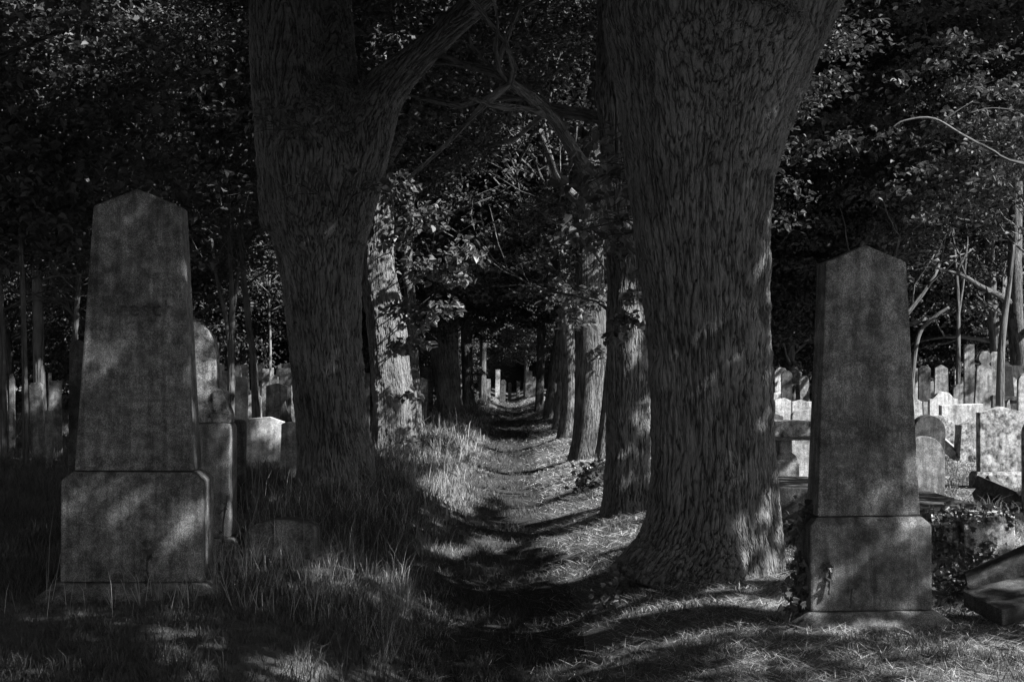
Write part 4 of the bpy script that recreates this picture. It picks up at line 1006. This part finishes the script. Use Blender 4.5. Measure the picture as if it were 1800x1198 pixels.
# left
Y = 9.4; s_ = Y / F; x = X(232, Y); g = gz(x, Y)
root = empty('obelisk', (x, Y + .16, g)); root.rotation_euler = (0, R(.4), R(1.5)); tag(root, 'tall tapering granite obelisk in the left foreground grass, name carved halfway', 'obelisk')
zb, zp0, zp1, zs, zt = Z(1022, Y) - g, Z(1020, Y) - g, Z(829, Y) - g, Z(361, Y) - g, Z(330, Y) - g
add('base', frustum('base', [(.60, .33, -.12), (.60, .33, zb - .085), (.49, .235, zb)], MO, .012), root)
add('plinth', frustum('plinth', [(.465, .20, zb + .003), (.465, .20, zp1 - .055), (.395, .17, zp1)], MO, .014), root)
sh = add('shaft', tapered_shaft('shaft', 104 * s_, 77 * s_, .155, .115, zs - zp1 - .004, zt - zp1 - .004, MO, .016), root); sh.location = (0, 0, zp1 + .005)
cu = bpy.data.curves.new('inscription', 'FONT'); cu.body = 'Tresch'; cu.size = .155; cu.extrude = .0045; cu.bevel_depth = .0012; cu.align_x = 'CENTER'; cu.space_character = 1.12
fo = bpy.data.objects.new('carved_name', cu); COL.objects.link(fo); dg = bpy.context.evaluated_depsgraph_get()
fm = bpy.data.meshes.new_from_object(fo.evaluated_get(dg)); bpy.data.objects.remove(fo)
fm.materials.clear(); fm.materials.append(ST['letter'])
zi = Z(556, Y) - g - zp1
def front_y(z, db, dt, hs): return -(db + (dt - db) * z / hs)
io = add('carved_name', fm, sh); io.parent = sh; hs_ = zs - zp1
slope = math.atan((.155 - .115) / hs_)
io.location = (.02, front_y(zi, .155, .115, hs_) - .0005, zi); io.rotation_euler = (R(90) - slope, 0, 0)
me = strokes([(-.14, .26, 0, .022, 22), (-.1, .02, -.075, .02, 7)], .0022); me.materials.append(M_CUT)
io = add('inscription', me, sh); zi = Z(708, Y) - g - zp1; io.location = (0, front_y(zi, .155, .115, hs_) - .0006, zi); io.rotation_euler = (-slope, 0, 0)
# right
Y = 8.9; s_ = Y / F; x = X(1527, Y); g = gz(x, Y)
root = empty('obelisk', (x, Y + .14, g)); root.rotation_euler = (0, R(-.3), R(3)); tag(root, 'gable topped granite obelisk on a block plinth, right foreground', 'obelisk')
zb, zp1, zs, zt = Z(1072, Y) - g, Z(908, Y) - g, Z(460, Y) - g, Z(430, Y) - g
add('base', frustum('base', [(.50, .28, -.12), (.50, .28, zb - .07), (.40, .2, zb)], MO, .010), root)
add('plinth', frustum('plinth', [(.385, .18, zb + .003), (.385, .18, zp1 - .05), (.335, .145, zp1)], MO, .014), root)
hs_ = zs - zp1
sh = add('shaft', tapered_shaft('shaft', 92 * s_, 72 * s_, .135, .105, hs_ - .004, zt - zp1 - .004, MO, .010), root); sh.location = (0, 0, zp1 + .005)
slope = math.atan(.03 / hs_)
for rows, py in (([(-.24, .0, 0, .075, 9)], 716), ([(-.02, .24, 0, .06, 7)], 752), ([(-.2, .1, 0, .03, 12)], 796)):
    me = strokes(rows, .0022); me.materials.append(M_CUT); io = add('inscription', me, sh)
    zi = Z(py, Y) - g - zp1; io.location = (0, front_y(zi, .135, .105, hs_) - .0006, zi); io.rotation_euler = (-slope, 0, 0)

# ------------------------------------------------------------------ ivy
def ivy_leaf_mesh(P, Nrm, size):
    """five lobed small leaves lying on a surface"""
    n = len(P); Nrm = Nrm / np.linalg.norm(Nrm, axis=1)[:, None]
    dn = np.tile([0, 0, -1.0], (n, 1)) + rng.normal(0, .5, (n, 3)); dn -= Nrm * (dn * Nrm).sum(1)[:, None]; dn /= np.linalg.norm(dn, axis=1)[:, None]
    sd_ = np.cross(Nrm, dn); s = (size * rng.uniform(.6, 1.25, n))[:, None]
    lob = [(0, -.5, 0), (-.55, -.35, .1), (-.28, -.02, .05), (-.42, .32, .1), (-.12, .22, .03), (0, .62, -.08), (.12, .22, .03), (.42, .32, .1), (.28, -.02, .05), (.55, -.35, .1)]
    V = np.stack([P + sd_ * s * a + dn * s * b + Nrm * s * c for a, b, c in lob], 1).reshape(-1, 3)
    k = (np.arange(n) * 10)[:, None]; Fc = np.concatenate([k + np.array(f) for f in ([0, 1, 2, 8, 9], [2, 3, 4, 6, 8], [8, 6, 7], [4, 5, 6])], 1).reshape(-1)
    me = raw_mesh('leaves', V, Fc, np.tile([5, 5, 3, 3], n)); me.materials.append(M_IVY); return me
def ivy(label, trails, dens=60, size=.055):
    """trails: world paths (x,y,z,spread); facing the camera and slightly up"""
    p0 = np.array(trails[0][0][:3]); root = empty('ivy_vine', tuple(p0)); tag(root, label, 'ivy', 'ivy on the stones')
    PP, T = [], Tubes()
    for tr in trails:
        P, r = smooth_path(tr, 14); T.tube(P - p0, np.linspace(.009, .003, 14), 6, 2)
        L = np.linalg.norm(np.diff(P, axis=0), axis=1).sum(); n = max(3, int(L * dens * max(r.mean() / .05, .5)))
        i = rng.random(n) * 12.99; k = i.astype(int); q = P[k] * (1 - (i - k))[:, None] + P[k + 1] * (i - k)[:, None]
        q = q + rng.normal(0, 1, (n, 3)) * r[k][:, None] * np.array([1, .5, 1]); PP.append(q)
    PP = np.concatenate(PP); Nr = np.tile([0, -1, .5], (len(PP), 1)) + rng.normal(0, .45, (len(PP), 3))
    add('stem', T.mesh('stem', M_BARKS), root); add('leaves', ivy_leaf_mesh(PP - p0, Nr, size), root)
def W(px, py, Y, sp): return (X(px, Y), Y, Z(py, Y), sp)
ivy('dark ivy climbing the left edge of the right obelisk', [[W(1405, 1085, 8.95, .05), W(1402, 1000, 8.95, .03), W(1403, 930, 8.95, .025), W(1412, 905, 9.0, .03), W(1428, 880, 9.0, .02)],
    [W(1385, 1095, 8.9, .06), W(1400, 1050, 8.9, .06), W(1412, 1010, 9.0, .04)], [W(1402, 1000, 8.95, .02), W(1414, 1000, 9, .02), W(1418, 985, 9, .02)]], 120, .05)
ivy('sprig of ivy on the front of the right obelisk plinth', [[W(1497, 1070, 8.79, .01), W(1496, 1050, 8.82, .014), W(1498, 1035, 8.82, .01)], [W(1458, 1045, 8.82, .008), W(1460, 1010, 8.83, .008), W(1455, 990, 8.83, .006)]], 130, .034)
ivy('small sprig of ivy on the front of the left obelisk plinth', [[W(262, 1028, 9.28, .008), W(258, 1000, 9.3, .016), W(260, 970, 9.31, .018), W(255, 945, 9.31, .006)]], 110, .045)
ivy('thick ivy draping over the grave blocks right of the obelisk', [[W(1645, 905, 10.95, .07), W(1665, 940, 10.9, .05), W(1672, 975, 10.85, .05), W(1680, 1010, 10.8, .07)], [W(1640, 900, 10.95, .05), W(1690, 900, 10.95, .03), W(1740, 905, 10.85, .04), W(1790, 905, 10.8, .04)],
    [W(1650, 1020, 10.4, .12), W(1690, 1010, 10.3, .12), W(1720, 1000, 10.4, .08), W(1735, 960, 10.7, .03)], [W(1640, 1040, 9.8, .08), W(1670, 1045, 9.8, .1), W(1700, 1040, 9.8, .08)], [W(1640, 910, 10.95, .05), W(1645, 960, 10.9, .05), W(1650, 1000, 10.8, .05)]], 260, .04)
ivy('ivy and seedlings at the foot of the massive trunk', [[W(1040, 1075, 10.6, .05), W(1070, 1050, 10.8, .05), W(1092, 1015, 11.0, .04), W(1098, 990, 11.0, .03)]], 170, .05)
ivy('low ivy patch on the bank beside the thin leaning trunk', [[(X(1035, 20), 20.0, gz(X(1035, 20), 20) + .06, .12), (X(1060, 20.5), 20.5, gz(X(1060, 20.5), 20.5) + .1, .12)]], 420, .08)
ivy('dark ivy at the foot of the long low tomb', [[W(1366, 935, 13.0, .06), W(1390, 925, 13.0, .06), W(1405, 930, 13.0, .04)]], 260, .06)
ivy('scattered ivy on the lit pedestal edge of the round topped monument', [[W(400, 870, 11.2, .02), W(392, 930, 11.2, .03), W(398, 1010, 11.2, .03)]], 50, .035)

# ------------------------------------------------------------------ grass
def sample_ground(n, xlo, xhi, y0, y1, fn=None):
    Y = y0 * (y1 / y0) ** rng.random(n)
    half = (900 / F) * Y * 1.25 + .6
    x = rng.uniform(-1, 1, n) * half
    m = (x > (xlo if np.isscalar(xlo) else xlo(Y))) & (x < (xhi if np.isscalar(xhi) else xhi(Y)))
    return x[m], Y[m]
def blades(x, y, hgt, wid, bend, lay=0.0, az=None):
    n = len(x); z = ground_z(x, y) - .01
    az = rng.uniform(0, 2 * math.pi, n) if az is None else az + rng.normal(0, .7, n); dx, dy = np.cos(az), np.sin(az)
    s = rng.uniform(0, 2 * math.pi, n); sx, sy = np.cos(s) * wid / 2, np.sin(s) * wid / 2 * .6
    b = bend * rng.uniform(.3, 1.3, n)
    h1 = hgt * .55 * (1 - lay); h2 = hgt * (1 - lay * .92) * np.clip(1 - b * .45, .15, 1)
    l1 = hgt * (b * .25 + lay * .5); l2 = hgt * (b * .85 + lay * .95)
    B = np.stack([x, y, z], 1)
    v0 = B + np.stack([-sx, -sy, 0 * x], 1); v1 = B + np.stack([sx, sy, 0 * x], 1)
    M = B + np.stack([dx * l1, dy * l1, h1], 1)
    v2 = M + np.stack([sx, sy, 0 * x], 1) * .8; v3 = M - np.stack([sx, sy, 0 * x], 1) * .8
    T = B + np.stack([dx * l2, dy * l2, h2], 1)
    return np.stack([v0, v1, v2, v3, T], 1).reshape(-1, 3), n
def tufted(n, lo, hi, y0, y1, per=20, spread=.03):
    x, y = sample_ground(n // per, lo, hi, y0, y1)
    m = len(x); X_, Y_ = np.repeat(x, per), np.repeat(y, per)
    a_ = rng.uniform(0, 6.283, m * per); r_ = np.abs(rng.normal(0, 1, m * per)) * spread * np.sqrt(np.maximum(Y_ / 9, 1))
    return X_ + np.cos(a_) * r_, Y_ + np.sin(a_) * r_, a_, np.repeat(rng.random(m), per)
def blade_mesh(name, V, n, mat):
    k = (np.arange(n) * 5)[:, None]; Fc = np.concatenate([k + np.array([0, 1, 2, 3]), k + np.array([3, 2, 4])], 1).reshape(-1)
    me = raw_mesh(name, V, Fc, np.tile([4, 3], n)); me.materials.append(mat); return me
def patch(x, y, f=1.0, ph=0.0): return .5 + .25 * np.sin(x * 1.9 * f + ph + np.sin(y * 1.1 * f)) + .25 * np.sin(y * 1.3 * f + ph * 2 + x * .7 * f)
NB = 1.0
def edge_l(Y): return -.55 - .1 * np.sin(Y * 1.3)
# tall grass of the left verge
x, y, az_, tv = tufted(int(640000 * NB), -1e9, -.42, 4.8, 95)
k = patch(x, y, 1.6, 1.0); d = sstep(-.42, -1.1, x)
keep = rng.random(len(x)) < (.45 + .55 * k) * (.35 + .65 * d); x, y, k, d, az_, tv = x[keep], y[keep], k[keep], d[keep], az_[keep], tv[keep]
hg = (.07 + .23 * d * (.4 + .8 * k)) * (.55 + .8 * tv) * rng.uniform(.5, 1.25, len(x)) * np.where((y < 9.3) & (x < -1.2), .42, np.where((y < 11.6) & (x < -1.2), .62, 1)) * np.where((np.abs(x + 1.83) < .42) & (y > 9.9) & (y < 11.4), .35, 1)
V, n = blades(x, y, hg, np.maximum(.0052, y * .00046) * rng.uniform(.6, 1.3, len(x)), 1.0, az=az_)
o = link(bpy.data.objects.new('tall_grass', blade_mesh('tall_grass', V, n, M_GRASS))); tag(o, 'long unmown grass on the left verge and round the left obelisk', 'grass', kind='stuff')
# dry standing blades on the edge of the verge
x, y, az_, tv = tufted(150000, -2.6, -.45, 9, 60, 14, .03)
k = patch(x, y, 1.2, 2.0); keep = rng.random(len(x)) < .25 + .75 * k; x, y, az_, tv = x[keep], y[keep], az_[keep], tv[keep]
V, n = blades(x, y, (.08 + .22 * sstep(-.45, -.9, x)) * (.5 + .8 * tv) * rng.uniform(.5, 1.2, len(x)), np.maximum(.005, y * .00045), .9, az=az_)
o = link(bpy.data.objects.new('dry_grass', blade_mesh('dry_grass', V, n, M_DRY))); tag(o, 'bleached grass blades along the edge of the left verge', 'grass', kind='stuff')
# seed stalks
x, y = sample_ground(3600, -3.2, -.7, 8.6, 40); hg = rng.uniform(.4, .75, len(x)) * np.where((y < 9.3), .55, 1)
V, n = blades(x, y, hg, np.maximum(.004, y * .0004), .45)
o = link(bpy.data.objects.new('seeding_grass', blade_mesh('seeding_grass', V, n, M_SEED))); tag(o, 'pale dry stalks standing among the long grass', 'grass', kind='stuff')
# short grass of path, bank and field
x, y, az_, tv = tufted(int(640000 * NB), -.75, 1e9, 4.8, 95, 12, .022)
k = patch(x, y, 2.3, 3.0); keep = rng.random(len(x)) < .35 + .65 * k; x, y, k, az_, tv = x[keep], y[keep], k[keep], az_[keep], tv[keep]
fld = sstep(2.6, 4.5, x)
hg = (.035 + .06 * k + .035 * np.exp(-((x + .07) / .5) ** 2) + .11 * fld * k) * (.5 + tv) * rng.uniform(.5, 1.4, len(x))
V, n = blades(x, y, hg, np.maximum(.0045, y * .00042), .8, .15, az_)
o = link(bpy.data.objects.new('short_grass', blade_mesh('short_grass', V, n, M_GRASS))); tag(o, 'short trodden grass on the path and the right hand bank', 'grass', kind='stuff')
# mown dry straw lying on the bank
x, y = sample_ground(int(560000 * NB), -.9, 1e9, 4.8, 90)
k = patch(x, y, 1.1, 5.0); bank = .10 + .90 * sstep(.15, .8, x); keep = rng.random(len(x)) < bank * (.3 + .7 * k); x, y = x[keep], y[keep]
V, n = blades(x, y, rng.uniform(.05, .17, len(x)), np.maximum(.003, y * .0004), .5, .82)
V[:, 2] += np.repeat(rng.uniform(.0, .035, n), 5)
o = link(bpy.data.objects.new('cut_grass', blade_mesh('cut_grass', V, n, M_STRAW))); tag(o, 'mown dry grass strewn over the path and its right bank', 'grass', kind='stuff')
